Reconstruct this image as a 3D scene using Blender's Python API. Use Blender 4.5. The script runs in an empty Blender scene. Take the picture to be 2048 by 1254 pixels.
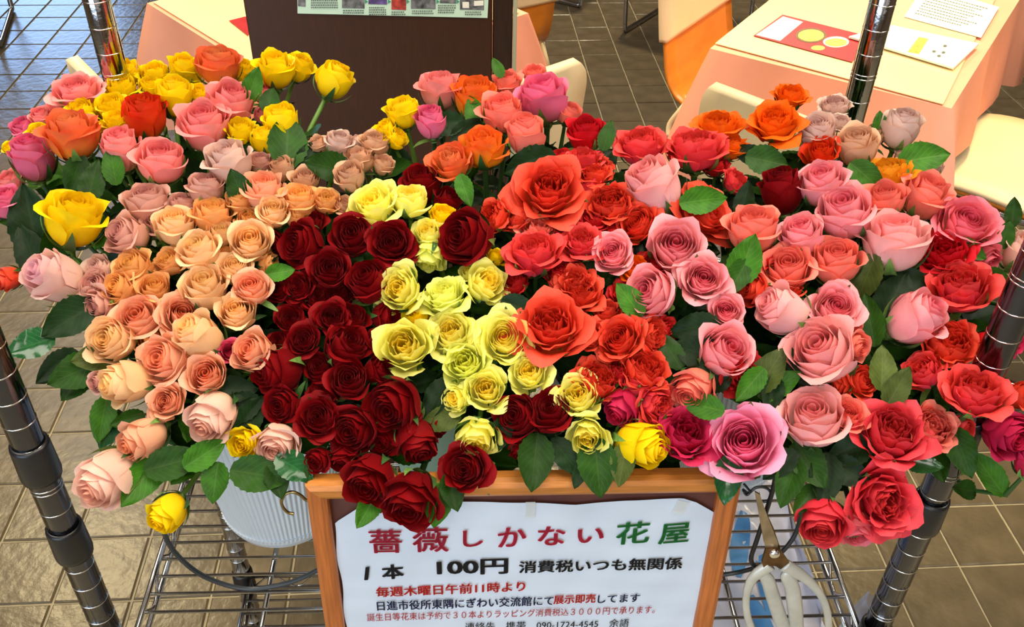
import bpy, math, random
import numpy as np
from mathutils import Vector, Matrix, Quaternion
PI = math.pi
sc = bpy.context.scene
C = sc.collection

# ------------------------------------------------------------------ camera
FPX, CX, CY = 1879.0, 1024.0, 627.0
PITCH, ROLL, CAMZ = math.radians(37.8), math.radians(1.3), 1.5
FW = Vector((0, math.cos(PITCH), -math.sin(PITCH)))
_up = Vector((0, math.sin(PITCH), math.cos(PITCH))); _rt = Vector((1, 0, 0))
RT = math.cos(ROLL)*_rt + math.sin(ROLL)*_up
UP = -math.sin(ROLL)*_rt + math.cos(ROLL)*_up
CAM = Vector((0, 0, CAMZ))
cd = bpy.data.cameras.new('camera'); cam = bpy.data.objects.new('camera', cd); C.objects.link(cam)
cam.matrix_world = Matrix((( RT.x, UP.x, -FW.x, 0), (RT.y, UP.y, -FW.y, 0), (RT.z, UP.z, -FW.z, CAMZ), (0, 0, 0, 1)))
cd.sensor_width = 36; cd.lens = 36*FPX/2048; cd.clip_start = .02; cd.clip_end = 60
sc.camera = cam
# ------------------------------------------------------------------ world, lights, exposure
sc.view_settings.view_transform = 'Standard'; sc.view_settings.look = 'None'
sc.view_settings.gamma = 1; sc.view_settings.use_curve_mapping = False
sc.view_settings.exposure = 0.28
w = bpy.data.worlds.new('world'); sc.world = w; w.use_nodes = True
w.node_tree.nodes['Background'].inputs[0].default_value = (1.0, 0.93, 0.84, 1)
w.node_tree.nodes['Background'].inputs[1].default_value = 0.5
def area(name, loc, target, sx, sy, power, col):
    l = bpy.data.lights.new(name, 'AREA'); l.shape = 'RECTANGLE'; l.size = sx; l.size_y = sy
    l.energy = power; l.color = col
    o = bpy.data.objects.new(name, l); C.objects.link(o); o.location = loc
    o.rotation_euler = (Vector(target)-Vector(loc)).to_track_quat('-Z', 'Y').to_euler()
    return o
def spot(name, loc, target, power, col, ang=60, r=.08, blend=.6):
    l = bpy.data.lights.new(name, 'SPOT'); l.energy = power; l.color = col
    l.spot_size = math.radians(ang); l.spot_blend = blend; l.shadow_soft_size = r
    o = bpy.data.objects.new(name, l); C.objects.link(o); o.location = loc
    o.rotation_euler = (Vector(target)-Vector(loc)).to_track_quat('-Z', 'Y').to_euler()
    return o
area('window_daylight', (-1.9, -3.0, 1.35), (0, .6, .85), 3.2, 1.7, 66, (.62, .80, 1.0))
area('ceiling_fill_light', (.4, .5, 2.75), (0.05, .75, .9), 1.4, .9, 34, (1.0, .90, .72))
area('far_window_daylight', (-3.9, 7.6, 1.3), (-1.2, 2.5, 0), 1.1, 1.0, 42, (.35, .58, 1.0))
for k, (lx, ly) in enumerate(((-1.6, .6), (2.2, .6), (-2.6, 4.6), (1.6, 5.4), (-.2, -1.6))):
    area('ceiling_fill_light', (lx, ly, 2.86), (lx, ly, 0), 1.2, .9, 30, (1.0, .92, .80))  # unseen fill lights, added for ambient light inside the closed room
spot('table_downlight_right', (1.15, 2.6, 2.75), (1.05, 2.25, .7), 210, (1.0, .80, .40), 48, .12)
spot('table_downlight_left', (-.35, 2.5, 2.75), (-.3, 2.2, .7), 130, (1.0, .80, .42), 50, .12)
spot('aisle_downlight', (.55, 4.4, 2.75), (.3, 3.0, 0), 190, (1.0, .84, .55), 85, .12)
spot('left_downlight', (-2.15, 3.05, 2.7), (-.9, 1.3, 0), 150, (1.0, .80, .45), 75, .10)

# ------------------------------------------------------------------ pixel helpers (rays of the photograph met with real planes)
def ray(px, py): return FW + RT*((px-CX)/FPX) - UP*((py-CY)/FPX)
def PZ(px, py, z):
    d = ray(px, py); return CAM + d*((z-CAMZ)/d.z)
def PY(px, py, y):
    d = ray(px, py); return CAM + d*(y/d.y)
def PD(px, py, dist): return CAM + ray(px, py)*dist
def PP(px, py, p0, n):
    d = ray(px, py); return CAM + d*((p0-CAM).dot(n)/d.dot(n))

# ------------------------------------------------------------------ object helpers
def lin(c):
    return tuple(((v/255)/12.92 if v/255 <= .04045 else ((v/255+.055)/1.055)**2.4) for v in c)
def tag(o, label=None, cat=None, group=None, kind=None):
    if label: o['label'] = label
    if cat: o['category'] = cat
    if group: o['group'] = group
    if kind: o['kind'] = kind
    return o
def empty(name, loc, rz=0, label=None, cat=None, group=None):
    o = bpy.data.objects.new(name, None); C.objects.link(o); o.location = loc; o.rotation_euler = (0, 0, rz)
    o.empty_display_size = .02
    return tag(o, label, cat, group)
def link(name, me, mat=None, parent=None, mw=None, smooth=None):
    o = bpy.data.objects.new(name, me); C.objects.link(o)
    if mat is not None:
        if not me.materials: me.materials.append(mat)
        elif me.materials[0] is not mat:
            o.material_slots[0].link = 'OBJECT'; o.material_slots[0].material = mat
    if parent is not None:
        o.parent = parent
    if mw is not None: o.matrix_local = mw
    return o
class MB:
    """collects shapes into one mesh"""
    def __init__(s): s.v = []; s.f = []
    def add(s, vs, fs):
        n = len(s.v); s.v += [tuple(p) for p in vs]; s.f += [tuple(i+n for i in q) for q in fs]; return s
    def box(s, c, d, M=None, bev=0):
        x, y, z = d[0]/2, d[1]/2, d[2]/2
        if bev:
            b = min(bev, x*.9, y*.9, z*.9); vs = []
            for sz in (-1, 1):
                for (ax, ay) in ((x-b, y), (x, y-b)):
                    pass
            # bevelled box: three rings
            def ring(ix, iy, zz):
                r = []
                for sx, sy in ((1, 1), (-1, 1), (-1, -1), (1, -1)):
                    a = (sx*(ix), sy*(iy-b), zz); c2 = (sx*(ix-b), sy*(iy), zz)
                    r += [a, c2] if sx*sy > 0 else [c2, a]
                return r
            vs = ring(x-b*.7, y-b*.7, -z)+ring(x, y, -z+b)+ring(x, y, z-b)+ring(x-b*.7, y-b*.7, z)
            fs = []
            for k in range(3):
                for i in range(8):
                    j = (i+1) % 8; fs.append((k*8+i, k*8+j, k*8+8+j, k*8+8+i))
            fs.append(tuple(range(7, -1, -1))); fs.append(tuple(range(24, 32)))
        else:
            vs = [(-x,-y,-z),(x,-y,-z),(x,y,-z),(-x,y,-z),(-x,-y,z),(x,-y,z),(x,y,z),(-x,y,z)]
            fs = [(0,3,2,1),(4,5,6,7),(0,1,5,4),(1,2,6,5),(2,3,7,6),(3,0,4,7)]
        vs = [Vector(p)+Vector(c) for p in vs]
        if M is not None: vs = [M @ p for p in vs]
        return s.add(vs, fs)
    def tube(s, pts, r, n=8, cap=True, rs=None, flat=1.0, flatdir=None):
        pts = [Vector(p) for p in pts]; m = len(pts); vs = []; prev = None
        for i, p in enumerate(pts):
            t = (pts[min(i+1, m-1)]-pts[max(i-1, 0)])
            t = t.normalized() if t.length > 1e-9 else Vector((0, 0, 1))
            if prev is None:
                a = Vector((0, 0, 1)) if abs(t.z) < .9 else Vector((1, 0, 0))
                if flatdir is not None: a = Vector(flatdir)
                u = (a - t*a.dot(t)).normalized()
            else:
                u = prev - t*prev.dot(t)
                u = u.normalized() if u.length > 1e-6 else t.orthogonal().normalized()
            prev = u; b = t.cross(u); rr = rs[i] if rs else r
            for k in range(n):
                an = 2*PI*k/n; vs.append(p + u*(math.cos(an)*rr*flat) + b*(math.sin(an)*rr))
        fs = []
        for i in range(m-1):
            for k in range(n):
                k2 = (k+1) % n; fs.append((i*n+k, i*n+k2, i*n+n+k2, i*n+n+k))
        if cap: fs.append(tuple(range(n-1, -1, -1))); fs.append(tuple(range((m-1)*n, m*n)))
        return s.add(vs, fs)
    def lathe(s, prof, n=24, M=None, wob=None, cap0=False, cap1=False):
        vs = []
        for (r, z) in prof:
            for k in range(n):
                an = 2*PI*k/n; rr = r if wob is None else r*(1+wob(an, z))
                vs.append(Vector((rr*math.cos(an), rr*math.sin(an), z)))
        if M is not None: vs = [M @ p for p in vs]
        fs = []
        for i in range(len(prof)-1):
            for k in range(n):
                k2 = (k+1) % n; fs.append((i*n+k, i*n+k2, i*n+n+k2, i*n+n+k))
        if cap0: fs.append(tuple(range(n-1, -1, -1)))
        if cap1: fs.append(tuple(range((len(prof)-1)*n, len(prof)*n)))
        return s.add(vs, fs)
    def grid(s, fn, nu, nv):
        vs = [fn(i/nu, j/nv) for j in range(nv+1) for i in range(nu+1)]
        fs = [(j*(nu+1)+i, j*(nu+1)+i+1, (j+1)*(nu+1)+i+1, (j+1)*(nu+1)+i) for j in range(nv) for i in range(nu)]
        return s.add(vs, fs)
    def mesh(s, name, smooth=False):
        me = bpy.data.meshes.new(name); me.from_pydata(s.v, [], s.f)
        if smooth: me.polygons.foreach_set('use_smooth', [True]*len(me.polygons))
        me.update(); return me
    def build(s, name, mat, parent=None, smooth=False, mw=None):
        return link(name, s.mesh(name, smooth), mat, parent, mw)
def local(parent_mw, v): return parent_mw.inverted() @ Vector(v)
def spline(pts, n=6):
    pts = [Vector(p) for p in pts]; out = []
    for i in range(len(pts)-1):
        p0 = pts[max(i-1, 0)]; p1 = pts[i]; p2 = pts[i+1]; p3 = pts[min(i+2, len(pts)-1)]
        for k in range(n):
            t = k/n
            out.append(.5*((2*p1)+(p2-p0)*t+(2*p0-5*p1+4*p2-p3)*t*t+(3*p1-p0-3*p2+p3)*t**3))
    out.append(pts[-1]); return out

# ------------------------------------------------------------------ materials
def newmat(name):
    m = bpy.data.materials.new(name); m.use_nodes = True; nt = m.node_tree
    b = nt.nodes['Principled BSDF']; return m, nt, b
def pmat(name, col, rough=.5, metal=0, noise=0, nscale=8, bump=0, bscale=60, spec=None, coat=0, alpha=None, stretch=None, trans=0, spread=None):
    m, nt, b = newmat(name); N, L = nt.nodes, nt.links
    b.inputs['Roughness'].default_value = rough; b.inputs['Metallic'].default_value = metal
    b.inputs['Base Color'].default_value = (*lin(col), 1)
    if spec is not None: b.inputs['Specular IOR Level'].default_value = spec
    if coat: b.inputs['Coat Weight'].default_value = coat; b.inputs['Coat Roughness'].default_value = .12
    if alpha is not None: b.inputs['Alpha'].default_value = alpha
    if trans: b.inputs['Transmission Weight'].default_value = trans
    tc = N.new('ShaderNodeTexCoord'); mp = N.new('ShaderNodeMapping'); L.new(tc.outputs['Object'], mp.inputs[0])
    if stretch: mp.inputs['Scale'].default_value = stretch
    if noise:
        n = N.new('ShaderNodeTexNoise'); n.inputs['Scale'].default_value = nscale; n.inputs['Detail'].default_value = 5
        L.new(mp.outputs[0], n.inputs[0])
        r = N.new('ShaderNodeValToRGB'); a = lin(col)
        k0, k1 = max(0, 1-noise), 1+noise
        r.color_ramp.elements[0].position = .3; r.color_ramp.elements[1].position = .7
        r.color_ramp.elements[0].color = (*[v*k0 for v in a], 1); r.color_ramp.elements[1].color = (*[min(1, v*k1) for v in a], 1)
        L.new(n.outputs[0], r.inputs[0]); L.new(r.outputs[0], b.inputs['Base Color'])
    if bump:
        n = N.new('ShaderNodeTexNoise'); n.inputs['Scale'].default_value = bscale; n.inputs['Detail'].default_value = 4
        L.new(mp.outputs[0], n.inputs[0])
        bp = N.new('ShaderNodeBump'); bp.inputs['Strength'].default_value = bump; bp.inputs['Distance'].default_value = .002
        L.new(n.outputs[0], bp.inputs['Height']); L.new(bp.outputs[0], b.inputs['Normal'])
    return m
def petal_mat(name, base, mid, edge, core, rough=.55, transl=.22, velvet=0, back=None):
    """base -> tip colours run along each petal; 'core' is the colour of the innermost petals"""
    m, nt, b = newmat(name); N, L = nt.nodes, nt.links
    at = N.new('ShaderNodeAttribute'); at.attribute_name = 'petal'      # r = along the petal, g = layer, b = distance from the midline
    sp = N.new('ShaderNodeSeparateColor'); L.new(at.outputs['Color'], sp.inputs[0])
    tc = N.new('ShaderNodeTexCoord')
    n = N.new('ShaderNodeTexNoise'); n.inputs['Scale'].default_value = 5; n.inputs['Detail'].default_value = 4
    L.new(tc.outputs['Object'], n.inputs[0])
    ma = N.new('ShaderNodeMath'); ma.operation = 'MULTIPLY_ADD'; L.new(n.outputs[0], ma.inputs[0]); ma.inputs[1].default_value = .35; ma.inputs[2].default_value = -.175
    ad = N.new('ShaderNodeMath'); ad.operation = 'ADD'; L.new(sp.outputs[0], ad.inputs[0]); L.new(ma.outputs[0], ad.inputs[1])
    r = N.new('ShaderNodeValToRGB'); cr = r.color_ramp
    cr.elements[0].position = .08; cr.elements[0].color = (*lin(base), 1)
    cr.elements[1].position = 1; cr.elements[1].color = (*lin(edge), 1)
    e = cr.elements.new(.55); e.color = (*lin(mid), 1)
    L.new(ad.outputs[0], r.inputs[0])
    mx = N.new('ShaderNodeMix'); mx.data_type = 'RGBA'
    mr = N.new('ShaderNodeMapRange'); mr.inputs['From Min'].default_value = .1; mr.inputs['From Max'].default_value = .6
    mr.inputs['To Min'].default_value = .85; mr.inputs['To Max'].default_value = 0
    L.new(sp.outputs[1], mr.inputs[0]); L.new(mr.outputs[0], mx.inputs['Factor'])
    L.new(r.outputs[0], mx.inputs[6]); mx.inputs[7].default_value = (*lin(core), 1)
    out = mx.outputs[2]
    if back is not None:
        ge = N.new('ShaderNodeNewGeometry'); m2 = N.new('ShaderNodeMix'); m2.data_type = 'RGBA'
        L.new(ge.outputs['Backfacing'], m2.inputs['Factor']); L.new(out, m2.inputs[7]); 
        r2 = N.new('ShaderNodeMix'); r2.data_type = 'RGBA'; L.new(sp.outputs[0], r2.inputs['Factor']); r2.inputs[6].default_value = (*lin(back), 1); L.new(out, r2.inputs[7])
        L.new(r2.outputs[2], m2.inputs[6]); out = m2.outputs[2]
    hs = N.new('ShaderNodeHueSaturation'); oi = N.new('ShaderNodeObjectInfo')
    v = N.new('ShaderNodeMath'); v.operation = 'MULTIPLY_ADD'; L.new(oi.outputs['Random'], v.inputs[0]); v.inputs[1].default_value = .16; v.inputs[2].default_value = .92
    L.new(v.outputs[0], hs.inputs['Value']); L.new(out, hs.inputs['Color'])
    L.new(hs.outputs[0], b.inputs['Base Color'])
    b.inputs['Roughness'].default_value = rough; b.inputs['Specular IOR Level'].default_value = .25 if not velvet else .12
    if velvet:
        b.inputs['Sheen Weight'].default_value = velvet; b.inputs['Sheen Roughness'].default_value = .35
        b.inputs['Sheen Tint'].default_value = (.8, .05, .06, 1)
    wv = N.new('ShaderNodeTexWave'); wv.wave_type = 'BANDS'; wv.inputs['Scale'].default_value = 7; wv.inputs['Distortion'].default_value = 2.5
    cb = N.new('ShaderNodeCombineXYZ'); L.new(sp.outputs[2], cb.inputs[0]); L.new(sp.outputs[0], cb.inputs[1])
    L.new(cb.outputs[0], wv.inputs[0])
    bp = N.new('ShaderNodeBump'); bp.inputs['Strength'].default_value = .18; bp.inputs['Distance'].default_value = .001
    L.new(wv.outputs[1], bp.inputs['Height']); L.new(bp.outputs[0], b.inputs['Normal'])
    tr = N.new('ShaderNodeBsdfTranslucent'); L.new(hs.outputs[0], tr.inputs[0])
    ms = N.new('ShaderNodeMixShader'); ms.inputs[0].default_value = transl
    L.new(b.outputs[0], ms.inputs[1]); L.new(tr.outputs[0], ms.inputs[2]); L.new(ms.outputs[0], N['Material Output'].inputs[0])
    return m
def leaf_mat(name, col, vein, rough=.45):
    m, nt, b = newmat(name); N, L = nt.nodes, nt.links
    at = N.new('ShaderNodeAttribute'); at.attribute_name = 'petal'
    sp = N.new('ShaderNodeSeparateColor'); L.new(at.outputs['Color'], sp.inputs[0])
    # side veins slant towards the tip from the midrib
    a = N.new('ShaderNodeMath'); a.operation = 'MULTIPLY_ADD'; L.new(sp.outputs[2], a.inputs[0]); a.inputs[1].default_value = -.35; L.new(sp.outputs[0], a.inputs[2])
    s = N.new('ShaderNodeMath'); s.operation = 'MULTIPLY'; L.new(a.outputs[0], s.inputs[0]); s.inputs[1].default_value = 50
    sn = N.new('ShaderNodeMath'); sn.operation = 'SINE'; L.new(s.outputs[0], sn.inputs[0])
    pw = N.new('ShaderNodeMath'); pw.operation = 'GREATER_THAN'; L.new(sn.outputs[0], pw.inputs[0]); pw.inputs[1].default_value = .93
    mid = N.new('ShaderNodeMath'); mid.operation = 'LESS_THAN'; L.new(sp.outputs[2], mid.inputs[0]); mid.inputs[1].default_value = .05
    mxx = N.new('ShaderNodeMath'); mxx.operation = 'MAXIMUM'; L.new(pw.outputs[0], mxx.inputs[0]); L.new(mid.outputs[0], mxx.inputs[1])
    sc_ = N.new('ShaderNodeMath'); sc_.operation = 'MULTIPLY'; L.new(mxx.outputs[0], sc_.inputs[0]); sc_.inputs[1].default_value = .35
    tc = N.new('ShaderNodeTexCoord'); n = N.new('ShaderNodeTexNoise'); n.inputs['Scale'].default_value = 3; n.inputs['Detail'].default_value = 4
    L.new(tc.outputs['Object'], n.inputs[0])
    r = N.new('ShaderNodeValToRGB'); k = lin(col)
    r.color_ramp.elements[0].position = .3; r.color_ramp.elements[1].position = .72
    r.color_ramp.elements[0].color = (*[v*.7 for v in k], 1); r.color_ramp.elements[1].color = (*[v*1.35 for v in k], 1)
    L.new(n.outputs[0], r.inputs[0])
    mx = N.new('ShaderNodeMix'); mx.data_type = 'RGBA'; L.new(sc_.outputs[0], mx.inputs['Factor']); L.new(r.outputs[0], mx.inputs[6]); mx.inputs[7].default_value = (*lin(vein), 1)
    hs = N.new('ShaderNodeHueSaturation'); oi = N.new('ShaderNodeObjectInfo')
    v = N.new('ShaderNodeMath'); v.operation = 'MULTIPLY_ADD'; L.new(oi.outputs['Random'], v.inputs[0]); v.inputs[1].default_value = .6; v.inputs[2].default_value = .7
    L.new(v.outputs[0], hs.inputs['Value']); L.new(mx.outputs[2], hs.inputs['Color']); L.new(hs.outputs[0], b.inputs['Base Color'])
    b.inputs['Roughness'].default_value = rough; b.inputs['Specular IOR Level'].default_value = .16 if rough > .3 else .45
    bp = N.new('ShaderNodeBump'); bp.inputs['Strength'].default_value = .35; bp.inputs['Distance'].default_value = .001; bp.invert = True
    L.new(mxx.outputs[0], bp.inputs['Height']); L.new(bp.outputs[0], b.inputs['Normal'])
    tr = N.new('ShaderNodeBsdfTranslucent'); L.new(hs.outputs[0], tr.inputs[0])
    ms = N.new('ShaderNodeMixShader'); ms.inputs[0].default_value = .12
    L.new(b.outputs[0], ms.inputs[1]); L.new(tr.outputs[0], ms.inputs[2]); L.new(ms.outputs[0], N['Material Output'].inputs[0])
    return m
M = {
 'wall': pmat('room_wall', (120, 100, 78), .7, noise=.08), 'ceil': pmat('room_ceiling', (214, 206, 190), .8, noise=.03), 'winframe': pmat('window_frame', (90, 90, 92), .4, .6),
 'tile': pmat('tile_stoneware', (92, 81, 62), .30, noise=.24, nscale=14, bump=.7, bscale=38, spec=.36),
 'grout': pmat('grout', (158, 147, 120), .8, noise=.15, nscale=40),
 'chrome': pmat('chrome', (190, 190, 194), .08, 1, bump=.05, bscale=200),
 'chrome_darkrefl': pmat('chrome_with_dark_reflections', (84, 86, 98), .14, 1, bump=.05, bscale=200),  # same chrome for the front posts, dark reflections put into its colour
 'groove': pmat('groove_ring', (235, 235, 238), .2, 1, noise=.1),
 'black': pmat('black_plastic', (24, 24, 28), .35, noise=.2, nscale=30),
 'wire': pmat('shelf_wire', (190, 190, 192), .18, 1, noise=.12, nscale=60),
 'bail': pmat('bail_wire', (66, 70, 74), .38, .3, noise=.2, nscale=40),
 'brass': pmat('aged_brass', (150, 132, 88), .28, 1, noise=.25, nscale=60),
 'wood': pmat('frame_wood', (186, 116, 48), .38, noise=.20, nscale=26, bump=.2, bscale=90, stretch=(1, 6, 10), coat=.2),
 'woodv': pmat('frame_wood_upright', (176, 98, 42), .42, noise=.28, nscale=30, bump=.25, bscale=90, stretch=(12, 6, .6), coat=.1),
 'backing': pmat('brown_backing', (92, 50, 42), .7, noise=.15, nscale=60),
 'paper': pmat('daylight_tinted_paper', (204, 217, 236), .6, noise=.03, nscale=12, bump=.5, bscale=14, stretch=(.5, 1, 2.2)),  # white paper with the cool daylight tint put into its colour
 'tape': pmat('clear_tape', (228, 232, 230), .15, alpha=.35),
 'ink_red': pmat('ink_crimson', (190, 34, 66), .6), 'ink_green': pmat('ink_green', (26, 122, 56), .6),
 'ink_black': pmat('ink_black', (22, 24, 32), .6), 'ink_scarlet': pmat('ink_scarlet', (206, 40, 34), .6),
 'ink_navy': pmat('ink_navy', (28, 34, 84), .6), 'ink_grey': pmat('ink_grey', (96, 104, 100), .7),
 'bucket': pmat('white_ribbed_plastic', (206, 216, 226), .35, noise=.03),
 'mint': pmat('mint_plastic', (150, 190, 168), .4, noise=.05),
 'board': pmat('brown_laminate', (56, 25, 6), .45, noise=.18, nscale=30, stretch=(8, 8, .8)),
 'board2': pmat('dark_brown_laminate', (44, 22, 12), .4, noise=.3, nscale=20, stretch=(8, 8, .8)),
 'strip': pmat('grey_edge_strip', (168, 166, 140), .5, noise=.05),
 'mintpaper': pmat('mint_poster_paper', (196, 224, 204), .6, noise=.04),
 'cloth': pmat('pink_tablecloth', (238, 164, 138), .8, noise=.06, nscale=6, bump=.3, bscale=30),
 'mat': pmat('lamp_tinted_table_mat', (250, 222, 168), .25, noise=.03, nscale=4),  # clear vinyl; the lamp's yellow light is put into its colour
 'cover': pmat('cream_cover', (236, 216, 176), .55, noise=.06, nscale=8, bump=.25, bscale=18),
 'covergrey': pmat('grey_cover', (190, 186, 170), .6, noise=.05),
 'ply': pmat('orange_plywood', (214, 132, 40), .3, noise=.14, nscale=12, stretch=(1, 8, 1), coat=.3),
 'menured': pmat('menu_red', (168, 30, 34), .4, noise=.2, nscale=30), 'white': pmat('white_card', (238, 234, 222), .5, noise=.03),
 'menuyel': pmat('menu_broth', (226, 186, 84), .4, noise=.35, nscale=90), 'menubowl': pmat('menu_bowl', (110, 84, 40), .4, noise=.2, nscale=60),
 'photo_grey': pmat('photo_grey', (104, 104, 108), .5, noise=.8, nscale=120), 'photo_red': pmat('photo_red', (170, 60, 52), .5, noise=.7, nscale=120),
 'photo_purple': pmat('photo_violet', (92, 76, 132), .5, noise=.7, nscale=120), 'arrow': pmat('arrow_green', (62, 150, 120), .5),
 'bag': pmat('white_plastic_bag', (228, 230, 248), .3, noise=.06, nscale=9, bump=.6, bscale=10), 'bagblue': pmat('bag_blue_print', (92, 158, 222), .4, noise=.25, nscale=20),
 'film': pmat('thin_clear_plastic', (200, 205, 228), .2, alpha=.62, noise=.08, bump=.6, bscale=12),
 'steel': pmat('stained_steel', (172, 158, 136), .3, .85, noise=.35, nscale=60), 'rust': pmat('rusted_steel', (104, 74, 40), .5, .6, noise=.55, nscale=90),
 'handle': pmat('silver_painted_handle', (196, 196, 188), .38, .25, noise=.12, nscale=50, bump=.3, bscale=120),
 'stem': pmat('stem_green', (92, 132, 48), .45, noise=.25, nscale=20), 'stemd': pmat('stem_dark_green', (40, 74, 28), .5, noise=.3, nscale=20),
 'sepal': pmat('sepal_green', (104, 142, 66), .5, noise=.25, nscale=12), 'sepald': pmat('sepal_dark_green', (58, 96, 44), .5, noise=.25, nscale=12),
 'water': pmat('dark_water', (30, 40, 36), .1, noise=.1),
 'leaf': leaf_mat('rose_leaf', (32, 66, 14), (64, 92, 36)), 'leafb': leaf_mat('rose_leaf_bright', (50, 98, 20), (92, 128, 52)),
 'leafd': leaf_mat('rose_leaf_dark', (18, 42, 16), (40, 66, 30)), 'leafo': leaf_mat('rose_leaf_olive', (70, 84, 34), (100, 110, 60)),
 'leafs': leaf_mat('rose_leaf_glossy', (24, 74, 36), (54, 106, 60), .16),
}
# ------------------------------------------------------------------ floor of stoneware tiles
TY = math.radians(4.36); TU, TV = .15*.96, .15*.993; U0, V0 = .15*3.6, .15*26.14
fl = MB(); fl.box((-.2, 2.35, -.0285), (9.4, 12.1, .05)); floor = fl.build('floor', M['grout']); tag(floor, kind='structure')
RZT = Matrix.Rotation(TY, 4, 'Z')
def tile_mesh(seed):
    rnd = random.Random(seed); b = MB(); g = .0045; x, y = TU/2-g/2, TV/2-g/2; c = .003
    v = []
    for (dx, z) in ((0, -.006), (0, .0), (c, .0022)):
        for sx, sy in ((1, 1), (-1, 1), (-1, -1), (1, -1)):
            v.append((sx*(x-dx)+rnd.uniform(-.0006, .0006), sy*(y-dx)+rnd.uniform(-.0006, .0006), z))
    f = [(k*4+i, k*4+(i+1) % 4, k*4+4+(i+1) % 4, k*4+4+i) for k in (0, 1) for i in range(4)] + [(8, 9, 10, 11)]
    return b.add(v, f)
tile_meshes = [tile_mesh(i).mesh('floor_tile') for i in range(4)]
def vis(P, pad=60):
    d = P-CAM; z = d.dot(FW)
    if z < .2: return None
    x = CX+FPX*d.dot(RT)/z; y = CY-FPX*d.dot(UP)/z
    return (x, y) if -pad < x < 2048+pad and -pad < y < 1254+pad else None
rnd = random.Random(5); cells = []
for i in range(-40, 40):
    for j in range(-2, 52):
        p = RZT @ Vector((U0+(i+.5)*TU, V0+(j+.5-20)*TV, -.0))
        q = vis(p)
        if q is None: cells.append((2, p)); continue
        x, y = q
        hid = (150 < x < 1900 and 330 < y < 860) or (500 < x < 960 and y < 400) or (1450 < x < 1850 and 60 < y < 500) or (640 < x < 1450 and y > 900)
        cells.append((1 if hid else 0, p))
cells.sort(key=lambda c: (c[0], c[1].length))
rest = MB(); nt_ = 0
for k, p in cells:
    if p.y > 6.2 or p.x < -4.2 or p.x > 3.8: continue
    p = p + Vector((0, 0, rnd.uniform(-.0004, .0004)-.002))
    if k == 0 and nt_ < 298:
        o = link('tile', tile_meshes[nt_ % 4], M['tile'], floor, Matrix.Translation(p) @ RZT); nt_ += 1
    else:
        t = tile_meshes[(nt_) % 4]
        rest.add([Matrix.Translation(p) @ RZT @ v.co for v in t.vertices], [tuple(q.vertices) for q in t.polygons])
tag(rest.build('tile', M['tile'], floor), kind='stuff')

# ------------------------------------------------------------------ the room round it
RX0, RX1, RY0, RY1, RZ = -4.8, 4.4, -3.6, 8.3, 2.95
for nm, c, d, m in (('wall_left', (RX0-.05, (RY0+RY1)/2, RZ/2), (.1, RY1-RY0+.2, RZ), 'wall'), ('wall_right', (RX1+.05, (RY0+RY1)/2, RZ/2), (.1, RY1-RY0+.2, RZ), 'wall'),
                    ('wall_back', ((RX0+RX1)/2, RY1+.05, RZ/2), (RX1-RX0, .1, RZ), 'wall'), ('ceiling', ((RX0+RX1)/2, (RY0+RY1)/2, RZ+.05), (RX1-RX0+.2, RY1-RY0+.2, .1), 'ceil'),
                    ('wall_front', ((RX0+RX1)/2, RY0-.05, .22), (RX1-RX0, .1, .44), 'wall')):
    tag(MB().box(c, d).build(nm, M[m]), kind='structure')
b = MB()   # the glazed front wall behind the photographer: posts and rails round open daylight
for x in np.linspace(RX0+.04, RX1-.04, 6): b.box((x, RY0-.05, 1.6), (.08, .1, 2.4))
for z in (.46, 2.2, 2.9): b.box(((RX0+RX1)/2, RY0-.05, z), (RX1-RX0, .1, .08))
tag(b.build('window_1', M['winframe']), kind='structure')

# ------------------------------------------------------------------ wire rack cart
CYAW = math.radians(3.0); CW, CD = .76, .36
MC = Matrix.Translation((-.0033, .543, 0)) @ Matrix.Rotation(CYAW, 4, 'Z')   # cart frame: x along the front, y to the back
cart = empty('wire_rack_cart', MC.translation, CYAW, 'chrome wire rack cart holding the rose buckets, with ringed round posts', 'rack')
posts = []
ring_me = MB().lathe([(.01265, -.0006), (.01300, -.0003), (.01300, .0003), (.01265, .0006)], 20).mesh('groove_ring', True)
for (ux, uy) in ((-CW/2, 0), (CW/2, 0), (-CW/2, CD), (CW/2, CD)):
    b = MB(); b.lathe([(.0127, .10), (.0127, 2.05)], 20, Matrix.Translation((ux, uy, 0)), cap0=True, cap1=True)
    p = b.build('post', M['chrome_darkrefl'] if uy == 0 else M['chrome'], cart, True); posts.append(p)
    z = .115; k = 0
    while z < 1.95:
        if uy == 0 and z > 1.3: break
        link('groove_ring', ring_me, M['groove'], p, Matrix.Translation((ux, uy, z)))
        if k % 8 == 7: link('groove_ring', ring_me, M['groove'], p, Matrix.Translation((ux, uy, z+.0042)))
        z += .0254; k += 1
    f = MB(); f.lathe([(.010, .03), (.03, .045), (.032, .085), (.016, .10), (.0135, .13)], 16, Matrix.Translation((ux, uy, 0)), cap0=True)
    f.lathe([(.010, .001), (.022, .004), (.022, .03), (.010, .034)], 16, Matrix.Translation((ux, uy, 0)), cap0=True, cap1=True)
    f.build('caster', M['black'], cart, True)
def post_z(px, py, i):
    ux, uy = ((-CW/2, 0), (CW/2, 0), (-CW/2, CD), (CW/2, CD))[i]
    q = MC @ Vector((ux, uy, 0)); d = ray(px, py); t = (q.x*d.x+q.y*d.y)/(d.x*d.x+d.y*d.y); return CAMZ+d.z*t
SHZ = .658; SHL = .30
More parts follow.
